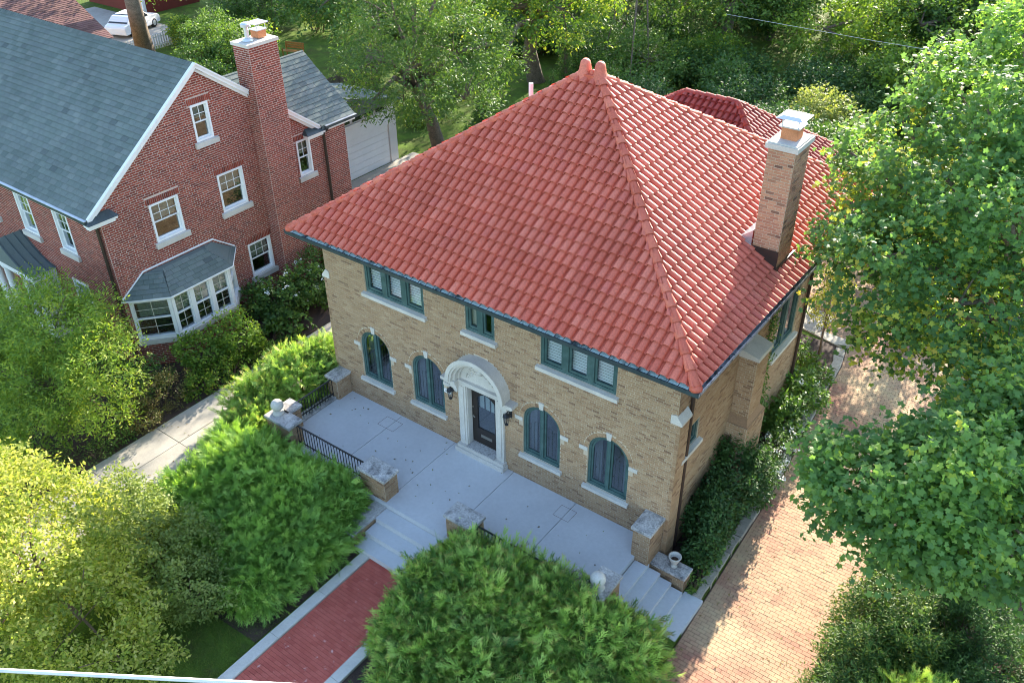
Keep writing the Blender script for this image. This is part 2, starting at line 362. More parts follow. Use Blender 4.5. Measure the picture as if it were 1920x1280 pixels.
# ------------------------------------------------------------------ roof coverings
S_PROF = [(0, .004), (.03, .05), (.10, .086), (.21, .106), (.375, .115), (.54, .106), (.65, .086), (.72, .05), (.75, .006), (.88, .0), (1, .004)]
def tile_tpl(prof, lip, drop):
    n = len(prof)
    v = [(s, 0.0, h+lip) for s, h in prof]+[(s, 1.09, h) for s, h in prof]+[(s, 0.0, max(h+lip-drop, -.004)) for s, h in prof]
    f = [(i, i+1, n+i+1, n+i) for i in range(n-1)]+[(2*n+i, 2*n+i+1, i+1, i) for i in range(n-1)]
    return v, f
TPL_TILE = tile_tpl(S_PROF, .062, .014)
TPL_SH = ([(.012, 0, .024), (.988, 0, .024), (.988, 1.05, .002), (.012, 1.05, .002), (.012, 0, -.004), (.988, 0, -.004)], [(0, 1, 2, 3), (4, 5, 1, 0), (4, 0, 3), (1, 5, 2)])
def roof_face(parent, A, B, TL, TR, wd, ex, tpl, mat, n_ind=0, name='tile', stuff='tiles', stagger=False, smooth=False, jit=.0, seed=1):
    A, B, TL, TR = map(Vector, (A, B, TL, TR)); U = (B-A).normalized(); L = (B-A).length
    V = (TL-A)-U*((TL-A).dot(U)); H = V.length; V.normalize(); Nn = U.cross(V)
    kl = (TL-A).dot(U)/H; kr = (TR-B).dot(U)/H
    rnd = random.Random(seed); nr = int(math.ceil(H/ex)); full = []; mb = MB(); tv, tf = tpl
    for j in range(nr):
        v0 = j*ex; off = (wd*.5 if (stagger and j % 2) else 0)+(rnd.uniform(-.06, .06) if stagger else 0)
        ua, ub = kl*v0, L+kr*v0
        i0 = math.floor((min(ua, kl*(v0+ex))-off)/wd)-1; i1 = math.ceil((max(ub, L+kr*(v0+ex))-off)/wd)+1
        for i in range(i0, i1):
            u0 = off+i*wd; du = rnd.uniform(-jit, jit); dh = rnd.uniform(0, jit*.6)
            pts = []; clip = False
            for s, t, h in tv:
                u = u0+s*wd+du; v = min(v0+t*ex, H); a, e = kl*v, L+kr*v
                if a > e: a = e = (a+e)/2
                uc = min(max(u, a), e)
                if abs(uc-u) > 1e-6: clip = True
                if t > 0 and v0+t*ex > H+1e-6: clip = True
                pts.append((uc, v, h+dh))
            us = [p[0] for p in pts]
            if max(us)-min(us) < .01: continue
            o = A+U*(u0+du)+V*v0+Nn*dh
            if not clip: full.append((o, rnd.random(), pts))
            else:
                mb.c = rnd.random(); mb.add([A+U*p[0]+V*p[1]+Nn*p[2] for p in pts], tf)
    full.sort(key=lambda r: (r[0]-CAM).length)
    if n_ind:
        key = (round(wd, 4), round(ex, 4))
        vs = [(s*wd, t*ex, h) for s, t, h in tv]
        for o, _, _ in full[:n_ind]:
            ob = piece(name, mat, frameM(o, U, V, Nn), parent, key, vs, tf)
            if smooth and not ob.data.polygons[0].use_smooth: ob.data.shade_smooth(); 
    for o, va, pts in full[n_ind:]:
        mb.c = va; mb.add([A+U*p[0]+V*p[1]+Nn*p[2] for p in pts], tf)
    if mb.v: mb.build(stuff, mat, parent, kind='stuff')
def hip_tiles(parent, P0, P1, mat, ln=.40, r=.135, name='hip_tile', start=0.0):
    """overlapping half-round caps from P0 (low) up to P1"""
    P0, P1 = Vector(P0), Vector(P1); D = (P1-P0); n = int(D.length/ln); Y = D.normalized(); X = Y.cross(Vector((0, 0, 1))).normalized(); Z = X.cross(Y)
    ln = D.length/n; k = 9; vs = []; fs = []
    for (t, rr, zz) in ((0, r, .028), (1.12, r*.86, 0)):
        for i in range(k):
            a = math.pi*i/(k-1); vs.append((math.cos(a)*rr, t*ln, math.sin(a)*rr*.85+zz-.02))
    for i in range(k):
        a = math.pi*i/(k-1); vs.append((math.cos(a)*(r-.022), 0, math.sin(a)*(r-.022)*.85+.008))
    for i in range(k-1): fs += [(i+1, i, k+i, k+i+1), (2*k+i+1, 2*k+i, i, i+1)]
    for i in range(n):
        o = piece(name, mat, frameM(P0+Y*ln*i, X, Y, Z), parent, (round(ln, 3), r), vs, fs)
    for p in o.data.polygons: p.use_smooth = len(p.vertices) == 4 and p.index % 2 == 0

# ================================================================== SETTING: ground, paths, driveway
GZ = -.70            # garden level (terrace top is 0)
DZ = -.80            # driveway level
def xl(y):           # left edge of the driveway
    P = [(-14, 7.45), (-2.2, 7.42), (-.4, 7.36), (2, 7.28), (5.4, 7.16), (7, 7.0), (8.3, 6.92), (10, 6.78), (11.7, 6.66), (12.9, 6.42), (13.3, 3.2), (20, 3.2)]
    for (a, b), (c, d) in zip(P, P[1:]):
        if a <= y <= c: return b+(d-b)*(y-a)/(c-a)
    return P[-1][1]
def xr(y): return 10.6-.03*max(0, y) if y < 11 else 10.27+(y-11)*.05
mb = MB(); mb.slab([(-900, -900), (900, -900), (900, 900), (-900, 900)], -1.2, -.86)
mb.build('ground', 'lawn', kind='structure')
ys = [-60, -14, -2.2, -.4, 2, 5.4, 7, 8.3, 10, 11.7, 12.9, 13.25, 20, 80]
mb = MB(); mb.slab([(xl(y)-.02, y) for y in ys]+[(-90, 80), (-90, -60)], -1.0, GZ); mb.build('garden_ground', 'lawn', kind='structure')
mb = MB(); mb.slab([(xr(y)+.02, y) for y in reversed(ys)]+[(60, -60), (60, 80)], -1.0, GZ-.03); mb.build('garden_ground', 'soil', kind='structure')
# mulch beds, each a thin sheet over the garden
def bed(poly, z=GZ+.012): mb = MB(); mb.slab(poly, GZ-.05, z); mb.build('soil_bed', 'soil', kind='structure')
bed([(5.8, -.3), (7.22, -.3), (7.2, 3), (7.1, 6), (6.9, 8.2), (6.6, 12), (6.2, 12.7), (4, 12.7), (4, 8.3), (5.8, 8.3)])
bed([(-7.1, -8.3), (-.86, -8.0), (-.86, -2.9), (-5.4, -2.9), (-5.4, .0), (-7.3, .0)])
bed([(1.64, -12), (7.0, -12), (7.2, -2.0), (1.64, -2.9)])
bed([(-13.1, -9), (-9.85, -9), (-9.85, 9.5), (-13.1, 9.5)])
# driveway of clay pavers in running bond
dw = MB(); dw.slab([(xl(y), y) for y in ys[1:-1]]+[(xr(y), y) for y in reversed(ys[1:-1])], -1.0, DZ-.012)
drive = dw.build('driveway', 'joint', kind='structure')
rnd = random.Random(5); pv = []
y = -5.0; j = 0
while y < 19.5:
    a, e = xl(y)+.02, xr(y)-.02; x = a-(j % 2)*.108
    while x < e:
        p, q = max(a, x), min(e, x+.216)
        if q-p > .03: pv.append((p, q, y, q-p > .205))
        x += .216
    y += .110; j += 1
pv.sort(key=lambda r: (not r[3], (Vector((r[0], r[2], DZ))-CAM).length if r[2] > -2.6 else 1e3))
for r in pv[:300]:
    piece('paver', 'paver', frameM(((r[0]+r[1])/2, r[2]+.055, DZ-.025+rnd.uniform(-.003, .003)), (1, rnd.uniform(-.01, .01), 0), (0, 1, 0), (0, 0, 1), (r[1]-r[0]-.012, .099, .05)), drive)
mb = MB()
for r in pv[300:]: mb.box(W0, r[0]+.006, r[1]-.006, r[2]+.0055, r[2]+.1045, DZ-.04, DZ+rnd.uniform(-.004, .004), back=True, var=rnd.random())
mb.build('paver_field', 'paver', drive, kind='stuff')
# front walk of small red bricks between concrete kerbs
wk = MB(); wk.slab([(-.46, -13), (1.34, -13), (1.34, -4.42), (-.46, -4.42)], -1.0, -.672); walk = wk.build('front_walk', 'joint', kind='structure')
pv = []; y = -4.53; j = 0
while y > -12.9:
    x = -.45-(j % 2)*.1
    while x < 1.33:
        p, q = max(-.45, x), min(1.33, x+.2)
        if q-p > .02: pv.append((p, q, y, q-p > .19))
        x += .2
    y -= .1; j += 1
pv.sort(key=lambda r: (not r[3], -r[2]))
for r in pv[:300]:
    piece('paver', 'paver_red', frameM(((r[0]+r[1])/2, r[2]+.05, -.685+rnd.uniform(-.002, .002)), (1, 0, 0), (0, 1, 0), (0, 0, 1), (r[1]-r[0]-.005, .095, .05)), walk)
mb = MB()
for r in pv[300:]: mb.box(W0, r[0]+.0025, r[1]-.0025, r[2]+.0025, r[2]+.0975, -.7, -.66+rnd.uniform(-.002, .002), var=rnd.random())
mb.build('paver_field', 'paver_red', walk, kind='stuff')
for x0, side in ((-.76, 'far'), (1.345, 'near')):
    k = thing('walk_kerb', 'pale concrete kerb along the red brick walk, '+('on the side of the grass patch' if x0 < 0 else 'half hidden under the overhanging juniper'), 'kerb', (x0, -8, -.7), kind='structure')
    y = -4.42
    while y > -12.5:
        mb = MB(); mb.box(W0, x0, x0+.29, y-1.59, y, -.95, -.61); mb.build('kerb_block', 'kerb', k); y -= 1.6
# concrete path between the houses, two slabs wide
pth = thing('side_path', 'pale concrete slab path between the two houses', 'path', (-8.7, -2, -.7), kind='structure')
y = -14.0
while y < 11:
    for a, e in ((-9.78, -8.61), (-8.585, -7.42)):
        mb = MB(); mb.c = rnd.random(); mb.box(W0, a, e, y+.012, y+2.36, -.9, -.655+rnd.uniform(-.006, .006)); mb.build('slab', 'path', pth)
    y += 2.37
fc = thing('garage_forecourt', 'pale concrete apron in front of the white garage', 'paving', (-14, 13, -.7), kind='structure')
for i in range(4):
    mb = MB(); mb.c = rnd.random(); mb.box(W0, -18.2+i*2.7, -15.52+i*2.7, 10.42, 17.2, -.9, -.66+.004*(i % 2)); mb.build('slab', 'path', fc)
# grass blades on the near lawn patch
def blades(n, fn, h, seed):
    r = np.random.default_rng(seed); p = np.array([fn(r) for _ in range(n)]); a = r.uniform(0, 6.28, n); hh = r.uniform(.5, 1.1, n)*h
    dx = np.stack([np.cos(a), np.sin(a), a*0], 1)*.006; tip = p+np.stack([r.normal(0, .025, n), r.normal(0, .025, n), hh], 1)
    V = np.stack([p-dx, p+dx, tip], 1).reshape(-1, 3); return V, np.arange(3*n).reshape(-1, 3), np.repeat(r.random(n), 3)
def npmesh(name, V, T, var, mat, parent=None, **tg):
    me = bpy.data.meshes.new(name); nv, nf = len(V), len(T)
    me.vertices.add(nv); me.vertices.foreach_set('co', np.ascontiguousarray(V, dtype=np.float32).ravel())
    me.loops.add(nf*3); me.loops.foreach_set('vertex_index', np.ascontiguousarray(T, dtype=np.int32).ravel())
    me.polygons.add(nf); me.polygons.foreach_set('loop_start', np.arange(0, nf*3, 3, dtype=np.int32))
    me.update(calc_edges=True)
    at = me.attributes.new('var', 'FLOAT', 'POINT'); at.data.foreach_set('value', np.ascontiguousarray(var, dtype=np.float32))
    me.materials.append(MT[mat]); o = bpy.data.objects.new(name, me); link(o, parent); tag(o, **tg); return o
V, T, a = blades(26000, lambda r: (r.uniform(-4.5, -.8), r.uniform(-11.5, -6.6), GZ), .07, 3)
npmesh('grass', V, T, a, 'grass', label='short green grass beside the red brick walk', category='grass', kind='stuff')

# ================================================================== TERRACE
ter = thing('terrace', 'wide pale grey concrete terrace in front of the tan brick house', 'terrace', (0, -1.5, 0), kind='structure')
JX = [-5.52, -3.23, -1.093, 1.093, 3.23, 5.5]
for a, e in zip(JX, JX[1:]):
    mb = MB(); mb.box(W0, a+.008, e-.008, -3.13, -.012, -.16, 0); mb.build('slab', 'concrete', ter)
mb = MB(); mb.box(W0, -5.5, 5.48, -3.1, -.02, -.95, -.17); mb.build('foundation', 'tan_mortar', ter)
mb = MB(); mb.box(W0, -5.86, -5.53, -3.0, -.02, -.95, .06); mb.build('side_kerb', 'cap_stone', ter)
for (a, e, c, d) in ((-3.6, -2.95, -.75, -.3), (2.95, 3.45, -.75, -.3)):     # shallow access-cover outlines
    mb = MB()
    for q in ((a, e, c, c+.008), (a, e, d-.008, d), (a, a+.008, c+.008, d-.008), (e-.008, e, c+.008, d-.008)): mb.box(W0, *q, -.002, .003)
    mb.build('cover_outline', 'joint', ter)
fs = thing('front_steps', 'broad pale concrete steps leading down from the terrace to the red brick walk', 'steps', (0, -3.7, -.7))
for i in range(3):
    mb = MB(); mb.box(W0, -1.0, 1.08, -3.135-.425*(i+1)-.02, -3.132-.425*i, -.95, -.165*(i+1)); mb.build('step', 'concrete', fs)
ss = thing('side_steps', 'pale concrete steps from the terrace end down to the driveway', 'steps', (6.4, -1.3, -.7))
XS = [5.51, 5.86, 6.20, 6.53, 6.86, 7.36]
for i in range(5):
    mb = MB(); mb.box(W0, XS[i]+.004, XS[i+1]+.02, -2.1 if i < 4 else -1.95, -.62 if i < 4 else -.44, -.95, -.135*(i+1)); mb.build('step', 'concrete', ss)
# brick piers with cap stones
def pier(label, x0, x1, y0, y1, z0, z1, n, extra=None):
    t = thing('brick_pier', label, 'pier', ((x0+x1)/2, (y0+y1)/2, z0), group='tan brick piers around the terrace')
    brick_box(t, x0, x1, y0, y1, z0, z1, 'tan_brick', 'tan_mortar', n)
    if extra: brick_box(t, *extra, z0, z1, 'tan_brick', 'tan_mortar', n)
    for q in ([(x0, x1, y0, y1)]+([extra] if extra else [])):
        mb = MB(); mb.box(W0, q[0]-.05, q[1]+.05, q[2]-.05, q[3]+.05, z1, z1+.1)
        bm_o = mb.build('cap_stone', 'cap_stone', t); bv = bm_o.modifiers.new('b', 'BEVEL'); bv.width = .015; bv.segments = 2
    return t
pier('tan brick pier with pale cap between the front steps and an open iron railing', -1.96, -1.05, -3.08, -2.56, -.9, .72, (30, 40, 0, 0))
pier('tan brick pier with pale cap beside the front steps, sunk in the big juniper', 1.13, 1.98, -3.05, -2.54, -.9, .72, (0, 0, 0, 0))
pier('tan brick pier with blackened cap against the house wall at the side steps', 5.38, 5.86, -.72, -.02, -.9, .92, (40, 40, 0, 0))
pier('tan brick pier with pale cap against the house wall behind the short railing', -5.86, -5.42, -.6, -.02, -.9, .72, (30, 30, 0, 0))
pier('L-shaped tan brick corner pier carrying a stone ball behind the short railing', -5.85, -4.85, -3.08, -2.62, -.9, .72, (0, 0, 0, 0), (-5.85, -5.40, -2.615, -2.14))
pier('L-shaped tan brick corner pier carrying a stone ball at the top of the side steps', 4.86, 5.36, -3.05, -2.6, -.9, .72, (0, 0, 0, 0), (5.365, 5.86, -3.05, -2.16))
def cheek(label, x0, x1, y0, y1, z0, z1, n):
    t = thing('cheek_wall', label, 'low wall', ((x0+x1)/2, (y0+y1)/2, z0))
    brick_box(t, x0, x1, y0, y1, z0, z1, 'tan_brick', 'tan_mortar', n)
    mb = MB(); mb.box(W0, x0-.03, x1+.04, y0-.04, y1+.04, z1, z1+.09); o = mb.build('cap_stone', 'cap_stone', t)
    bv = o.modifiers.new('b', 'BEVEL'); bv.width = .015; bv.segments = 2
cheek('low tan brick wall with stone cap beside the side steps, carrying the urn', 5.87, 6.82, -.5, -.12, -.9, -.24, (40, 20, 0, 0))
cheek('low tan brick wall with dark cap flanking the front steps beside the juniper', -1.42, -1.04, -4.42, -3.1, -.9, -.2, (20, 40, 0, 0))
def ball(loc, label):
    t = thing('stone_ball', label, 'ball finial', loc, group='stone balls on the corner piers')
    mb = MB(); mb.lathe(loc, [(.17, 0), (.18, .03), (.16, .07), (.11, .10), (.09, .13)], 24); mb.build('foot', 'stone', t, smooth=True)
    mb = MB(); mb.lathe((loc[0], loc[1], loc[2]+.12), [(.19*math.sin(math.pi*i/14)+.001, .19-.19*math.cos(math.pi*i/14)) for i in range(15)], 24); mb.build('ball', 'stone', t, smooth=True)
ball((-5.60, -2.80, .815), 'pale stone ball finial on the corner pier by the short railing')
ball((5.60, -2.78, .815), 'speckled stone ball finial on the corner pier by the side steps')
t = thing('stone_urn', 'small weathered white stone urn on the low wall beside the side steps', 'urn', (6.42, -.3, -.15))
mb = MB(); mb.lathe((6.42, -.3, -.155), [(.085, 0), (.09, .04), (.05, .07), (.045, .1), (.1, .17), (.135, .27), (.15, .33), (.17, .345), (.17, .37), (.14, .37), (.12, .3), (.09, .2)], 24); mb.build('bowl', 'stone', t, smooth=True)
mb = MB(); mb.lathe((6.42, -.3, .09), [(.098, 0), (.001, .02)], 16); mb.build('soil_fill', 'soil', t)
# iron railings
def railing(label, p, q, z0, z1):
    t = thing('iron_railing', label, 'railing', p+(z0,)); L = math.hypot(q[0]-p[0], q[1]-p[1]); b = Bs((p[0], p[1], 0), (q[0]-p[0], q[1]-p[1], 0), (-(q[1]-p[1]), q[0]-p[0], 0))
    for zz, w_ in ((z1, .022), (z0+.1, .015)): mb = MB(); mb.box(b, -.02, L+.02, -w_, w_, zz-.015, zz+.015); mb.build('rail', 'iron', t)
    n = int(L/.115)
    for i in range(n+1):
        u = L*i/n; piece('baluster', 'iron', frameM(b.p(u, 0, (z0+z1)/2), b.U, b.N, b.Z, (.016, .016, z1-z0)), t)
railing('black iron railing along the terrace front, between juniper and brick pier', (-4.84, -2.8), (-1.98, -2.8), .0, .72)
railing('short black iron railing at the path end of the terrace', (-5.64, -2.12), (-5.64, -.62), .06, .74)
railing('black iron railing along the terrace front, buried in the big juniper', (2.0, -2.82), (4.84, -2.82), .0, .72)

# ================================================================== MAIN HOUSE
HW, HD, EZ = 5.893, 11.24, 5.60
house = thing('brick_house', 'two-storey tan brick house with red clay tile hip roof', 'house', (0, 4, -.86))
F = Bs((0, 0, 0), (1, 0, 0), (0, -1, 0))
AX = [-4.123, -2.028, 2.028, 4.123]; AH, AZ, AS = .614, .907, 2.144
TW = [(-4.222, -1.964), (1.964, 4.222)]
holes = [arch(c, AH, AZ, AS) for c in AX]+[rect(a, e, 4.19, 5.44) for a, e in TW]+[rect(-.496, .496, 4.30, 5.44), rect(-.56, .56, .25, 2.44)]
ring = [arch(c, AH+.125, AZ+1.0, AS) for c in AX]+[arch(0, .99, 2.2, 2.6)]
fwall = wall(house, F, rect(-HW, HW, -.86, EZ), holes, 'tan_brick', 'tan_mortar', 190, nocourse=ring, course=.07, blen=.205, name='front_wall')
for c in AX:       # radial brick arch rings
    mb = MB(); n = 25
    for i in range(n):
        a0, a1 = math.pi*(i+.06)/n, math.pi*(i+.94)/n
        pol = [(c+r*math.cos(t), AS+r*math.sin(t)) for r, t in ((AH+.002, a0), (AH+.118, a0), (AH+.118, a1), (AH+.002, a1))]
        mb.c = rnd.random(); mb.prism(F, pol, -.10, .009)
    mb.build('arch_ring', 'tan_brick', house, kind='stuff')
    mb = MB(); mb.prism(F, [(c-.055, AS+AH-.03), (c+.055, AS+AH-.03), (c+.085, AS+AH+.2), (c-.085, AS+AH+.2)], -.05, .035); mb.build('keystone', 'stone', house)
    for s in (-1, 1): mb = MB(); mb.box(F, *sorted((c+s*(AH+.003), c+s*(AH+.26))), -.05, .03, AS-.09, AS+.03); mb.build('impost', 'stone', house)
def sill(parent, b, u0, u1, z, mat='stone', h=.12, out=.10):
    mb = MB(); vs = [(u0, -.1, z-h), (u1, -.1, z-h), (u1, out, z-h), (u0, out, z-h), (u0, -.1, z+.012), (u1, -.1, z+.012), (u1, out, z-.02), (u0, out, z-.02)]
    mb.add([b.p(*v) for v in vs], BOXF); mb.build('sill', mat, parent)
def pane(parent, b, u0, u1, z0, z1, d, mat='glass'): mb = MB(); mb.box(b, u0, u1, d-.006, d, z0, z1); return mb.build('pane', mat, parent)
def room(parent, b, u0, u1, z0, z1, d0=-.16, d1=-1.2):
    mb = MB(); P = b.p; vs = [P(u0, d0, z0), P(u1, d0, z0), P(u1, d0, z1), P(u0, d0, z1), P(u0, d1, z0), P(u1, d1, z0), P(u1, d1, z1), P(u0, d1, z1)]
    mb.add(vs, [(0, 1, 5, 4), (1, 2, 6, 5), (2, 3, 7, 6), (3, 0, 4, 7), (4, 5, 6, 7)]); mb.build('room_lining', 'room', parent)
# arched casement windows
for c in AX:
    def ap(r, dz=0, z0=AZ): return [(c-r, z0)]+[(c-r*math.cos(math.pi*i/18), AS+r*math.sin(math.pi*i/18)) for i in range(19)]+[(c+r, z0)]
    mb = MB(); mb.strip(F, ap(AH-.075, 0, AZ+.0), ap(AH), -.14, -.05); mb.box(F, c-AH+.07, c+AH-.07, -.14, -.04, AZ, AZ+.11)
    mb.box(F, c-.045, c+.045, -.135, -.03, AZ+.10, AS+AH-.06)
    wo = mb.build('window', 'green', house)
    for s in (-1, 1):      # the two casement leaves
        ca = [(c+s*.055, AZ+.115), (c+s*.055, AS+math.sqrt((AH-.08)**2-.055**2))]
        outer = [(c+s*.055, AZ+.115)]+[(c+s*((AH-.08)*math.cos(t)), AS+(AH-.08)*math.sin(t)) for t in [i*(math.pi/2-.1)/10 for i in range(11)]][::-1]+[(c+s*(AH-.08), AZ+.115), (c+s*.055, AZ+.115)]
        cx_, cz_ = c+s*.29, AZ+.75
        inner = [(cx_+(u-cx_)*.80, cz_+(z-cz_)*.93) for u, z in outer]
        mb = MB(); mb.strip(F, inner, outer, -.125, -.075); mb.build('casement', 'green', wo)
        mb = MB(); mb.prism(F, [(u, z) for u, z in inner[:-1]][::(1 if s < 0 else -1)], -.108, -.102); mb.build('pane', 'glass', wo)
        mb = MB()
        for k in range(1, 4): mb.box(F, c+s*(.055+.12*k)-.004, c+s*(.055+.12*k)+.004, -.101, -.096, AZ+.2, AS+.05-.06*k)
        mb.build('lead_bar', 'gutter', wo)
        mb = MB()
        x0, x1 = sorted((c+s*.33, c+s*.56)); n = 8
        pts = [(x0+(x1-x0)*i/n, -.28-.03*(i % 2)) for i in range(n+1)]
        vs = [F.p(u, d, AZ) for u, d in pts]+[F.p(u, d, AS+.3) for u, d in pts]
        mb.add(vs, [(i, i+1, n+2+i, n+1+i) for i in range(n)]); mb.build('curtain', 'curtain', wo)
    sill(wo, F, c-AH-.09, c+AH+.09, AZ); room(wo, F, c-AH, c+AH, AZ, AS+AH+.02)
# upper casements with blinds
def casement_row(b, a, e, z0, z1, n, blind=True, parent=house, mat='green'):
    mb = MB(); fwid = .085
    mb.box(b, a, e, -.13, -.03, z0, z0+.09); mb.box(b, a, e, -.13, -.03, z1-.07, z1)
    mb.box(b, a, a+fwid, -.13, -.03, z0+.09, z1-.07); mb.box(b, e-fwid, e, -.13, -.03, z0+.09, z1-.07)
    wd = (e-a)/n
    for i in range(1, n): mb.box(b, a+wd*i-.085, a+wd*i+.085, -.13, -.025, z0+.09, z1-.07)
    wo = mb.build('window', mat, parent)
    for i in range(n):
        u0 = a+wd*i+(fwid if i == 0 else .088); u1 = a+wd*(i+1)-(fwid if i == n-1 else .088)
        mb = MB(); q = [(u0, z0+.092), (u1, z0+.092), (u1, z1-.072), (u0, z1-.072), (u0, z0+.092)]
        mb.strip(b, [(u+(.06 if u == u0 else -.06), z+(.07 if z < (z0+z1)/2 else -.06)) for u, z in q], q, -.12, -.06); mb.build('casement', mat, wo)
        pane(wo, b, u0+.055, u1-.055, z0+.16, z1-.13, -.09, 'glass2')
        if blind:
            mb = MB(); k = int((z1-z0-.2)/.085)
            for s in range(k): zc = z0+.16+s*.085; mb.add([b.p(u0+.02, -.155, zc-.012), b.p(u1-.02, -.155, zc-.012), b.p(u1-.02, -.195, zc+.03), b.p(u0+.02, -.195, zc+.03)], [(0, 1, 2, 3)])
            mb.build('blind', 'blind', wo)
    room(wo, b, a, e, z0, z1, -.2); return wo
for a, e in TW: wo = casement_row(F, a, e, 4.19, 5.44, 3); sill(wo, F, a-.09, e+.1, 4.19, h=.13, out=.12)
wo = casement_row(F, -.496, .496, 4.30, 5.44, 2, False); sill(wo, F, -.59, .6, 4.30, h=.13, out=.12)
mb = MB(); mb.box(F, -.40, -.2, -.2, -.19, 4.4, 5.35); mb.build('curtain', 'cream', wo)
# door and its stone surround
sur = MB(); sur.box(F, -.88, .88, -.1, .26, -.02, .15); sur.box(F, -.84, .84, -.1, .2, .15, .25)
surround = sur.build('door_surround', 'stone', house)
for s in (-1, 1):
    mb = MB(); a, e = sorted((s*.53, s*.80)); mb.box(F, a, e, -.12, .09, .25, 2.42); a, e = sorted((s*.60, s*.73)); mb.box(F, a, e, .09, .115, .4, 2.38); a, e = sorted((s*.50, s*.56)); mb.box(F, a, e, -.14, .05, .25, 2.42); mb.build('jamb', 'stone', surround)
    mb = MB(); a, e = sorted((s*.74, s*1.26)); mb.box(F, a, e, -.02, .30, 2.50, 2.60); a, e = sorted((s*.76, s*1.18)); mb.box(F, a, e, -.02, .25, 2.42, 2.5); a, e = sorted((s*.78, s*1.0)); mb.box(F, a, e, -.02, .2, 2.28, 2.42); a, e = sorted((s*.80, s*.96)); mb.box(F, a, e, -.02, .14, 2.12, 2.28); mb.build('bracket', 'stone', surround)
mb = MB(); mb.box(F, -.80, .80, -.12, .10, 2.42, 2.60); mb.box(F, -.84, .84, .10, .14, 2.54, 2.60); mb.build('lintel', 'stone', surround)
mb = MB(); mb.prism(F, [(.80*math.cos(math.pi*i/24), 2.6+.80*math.sin(math.pi*i/24)) for i in range(25)], -.1, .03); mb.build('tympanum', 'stone', surround)
def arc(r, z=2.6, n=28): return [(-r*math.cos(math.pi*i/n), z+r*math.sin(math.pi*i/n)) for i in range(n+1)]
mb = MB(); mb.strip(F, arc(.84), arc(.99), -.02, .36); mb.strip(F, arc(.77), arc(.842), -.02, .26); mb.strip(F, arc(.72), arc(.772), -.02, .12); mb.strip(F, arc(.90), arc(1.02), .36, .40); mb.build('arched_hood', 'stone', surround)
mb = MB()      # carved relief: shield, ribbons and leaf scrolls
for s in (-1, 1):
    for k in range(7):
        t = .35+.16*k; r = .46+.05*math.sin(k*2.1)
        p = [F.p(s*(r*math.cos(t)+.05*math.cos(q+t)), .035, 2.66+r*.86*math.sin(t)+.05*math.sin(q+t)) for q in (0, 1.2, 2.4, 3.6, 4.6)]
        mb.tube(p, [.012, .02, .022, .018, .008], 5)
    mb.tube([F.p(s*.52, .035, 2.72), F.p(s*.47, .04, 2.9), F.p(s*.33, .045, 3.08), F.p(s*.12, .05, 3.2), F.p(0, .05, 3.18)], [.012, .022, .026, .024, .02], 6)
mb.tube([F.p(0, .03, 2.98), F.p(0, .05, 3.05), F.p(0, .05, 3.16), F.p(0, .03, 3.24)], [.03, .09, .1, .03], 8)
mb.build('carved_relief', 'stone', surround, smooth=True)
dr = MB(); D0 = -.2
ins = [(-.31, .85), (.31, .85), (.31, 1.98)]+[(.31-.62*i/10, 1.98+.17*math.sin(math.pi*i/10)) for i in range(1, 10)]+[(-.31, 1.98)]
out = [(-.52, .295), (.52, .295), (.52, 2.4)]+[(.52-1.04*i/10, 2.4) for i in range(1, 10)]+[(-.52, 2.4)]
dr.strip(F, ins+[ins[0]], out+[out[0]], D0, D0+.05); dr.box(F, -.30, .30, D0+.001, D0+.02, .45, .78)
door = dr.build('door', 'door', house)
mb = MB(); mb.prism(F, ins, D0+.012, D0+.02); mb.build('pane', 'glass', door)
mb = MB(); mb.box(F, -.2, .2, D0+.05, D0+.062, .56, .66); mb.build('mail_slot', 'brass', door)
mb = MB(); mb.tube([F.p(-.45, D0+.05, 1.28), F.p(-.45, D0+.1, 1.28), F.p(-.37, D0+.11, 1.26)], .016, 8); mb.build('handle', 'brass', door)
mb = MB(); mb.lathe(F.p(-.45, D0+.07, 1.6), [(.02, -.02), (.026, 0), (.02, .02)], 10); mb.build('lock', 'brass', door)
for i in range(3): mb = MB(); mb.box(F, -.28+i*.2, -.13+i*.2, D0-.05, D0-.045, 1.58, 2.1); mb.build('curtain_panel', 'blind', door)
room(door, F, -.52, .52, .29, 2.4, D0-.01, -1.6)
mb = MB(); mb.box(F, -.5, .5, -.2, .2, .25, .29); mb.build('threshold', 'cap_stone', house)
# wall lanterns, number plate
for s in (-1, 1):
    u = s*1.0; c = F.p(u, .2, 0); mb = MB()
    mb.box(F, u-.05, u+.05, -.01, .025, 1.98, 2.22); mb.tube([F.p(u, .02, 2.16), F.p(u, .12, 2.26), F.p(u, .2, 2.22)], .012, 6)
    mb.lathe((c.x, c.y, 2.14), [(.001, .12), (.035, .1), (.04, .07), (.115, .02), (.12, 0), (.1, -.005)], 6); lan = mb.build('wall_lantern', 'iron', house)
    mb = MB(); mb.lathe((c.x, c.y, 1.86), [(.05, 0), (.095, .27)], 6); mb.build('lantern_glass', 'glass2', lan)
    mb = MB()
    for k in range(6): a = 2*math.pi*k/6; mb.tube([(c.x+.05*math.cos(a), c.y+.05*math.sin(a), 1.86), (c.x+.098*math.cos(a), c.y+.098*math.sin(a), 2.14)], .006, 4)
    mb.lathe((c.x, c.y, 1.82), [(.01, 0), (.055, .02), (.055, .04)], 6); mb.build('lantern_cage', 'iron', lan)
mb = MB(); mb.box(F, -1.39, -1.13, .0, .03, 1.80, 1.93); plq = mb.build('number_plate', 'white', house)
tc = bpy.data.curves.new('digits', 'FONT'); tc.body = '134'; tc.size = .125; tc.align_x = 'CENTER'; tc.extrude = .002; tc.materials.append(MT['text'])
tmp = bpy.data.objects.new('digits', tc); COL.objects.link(tmp); bpy.context.view_layer.update()
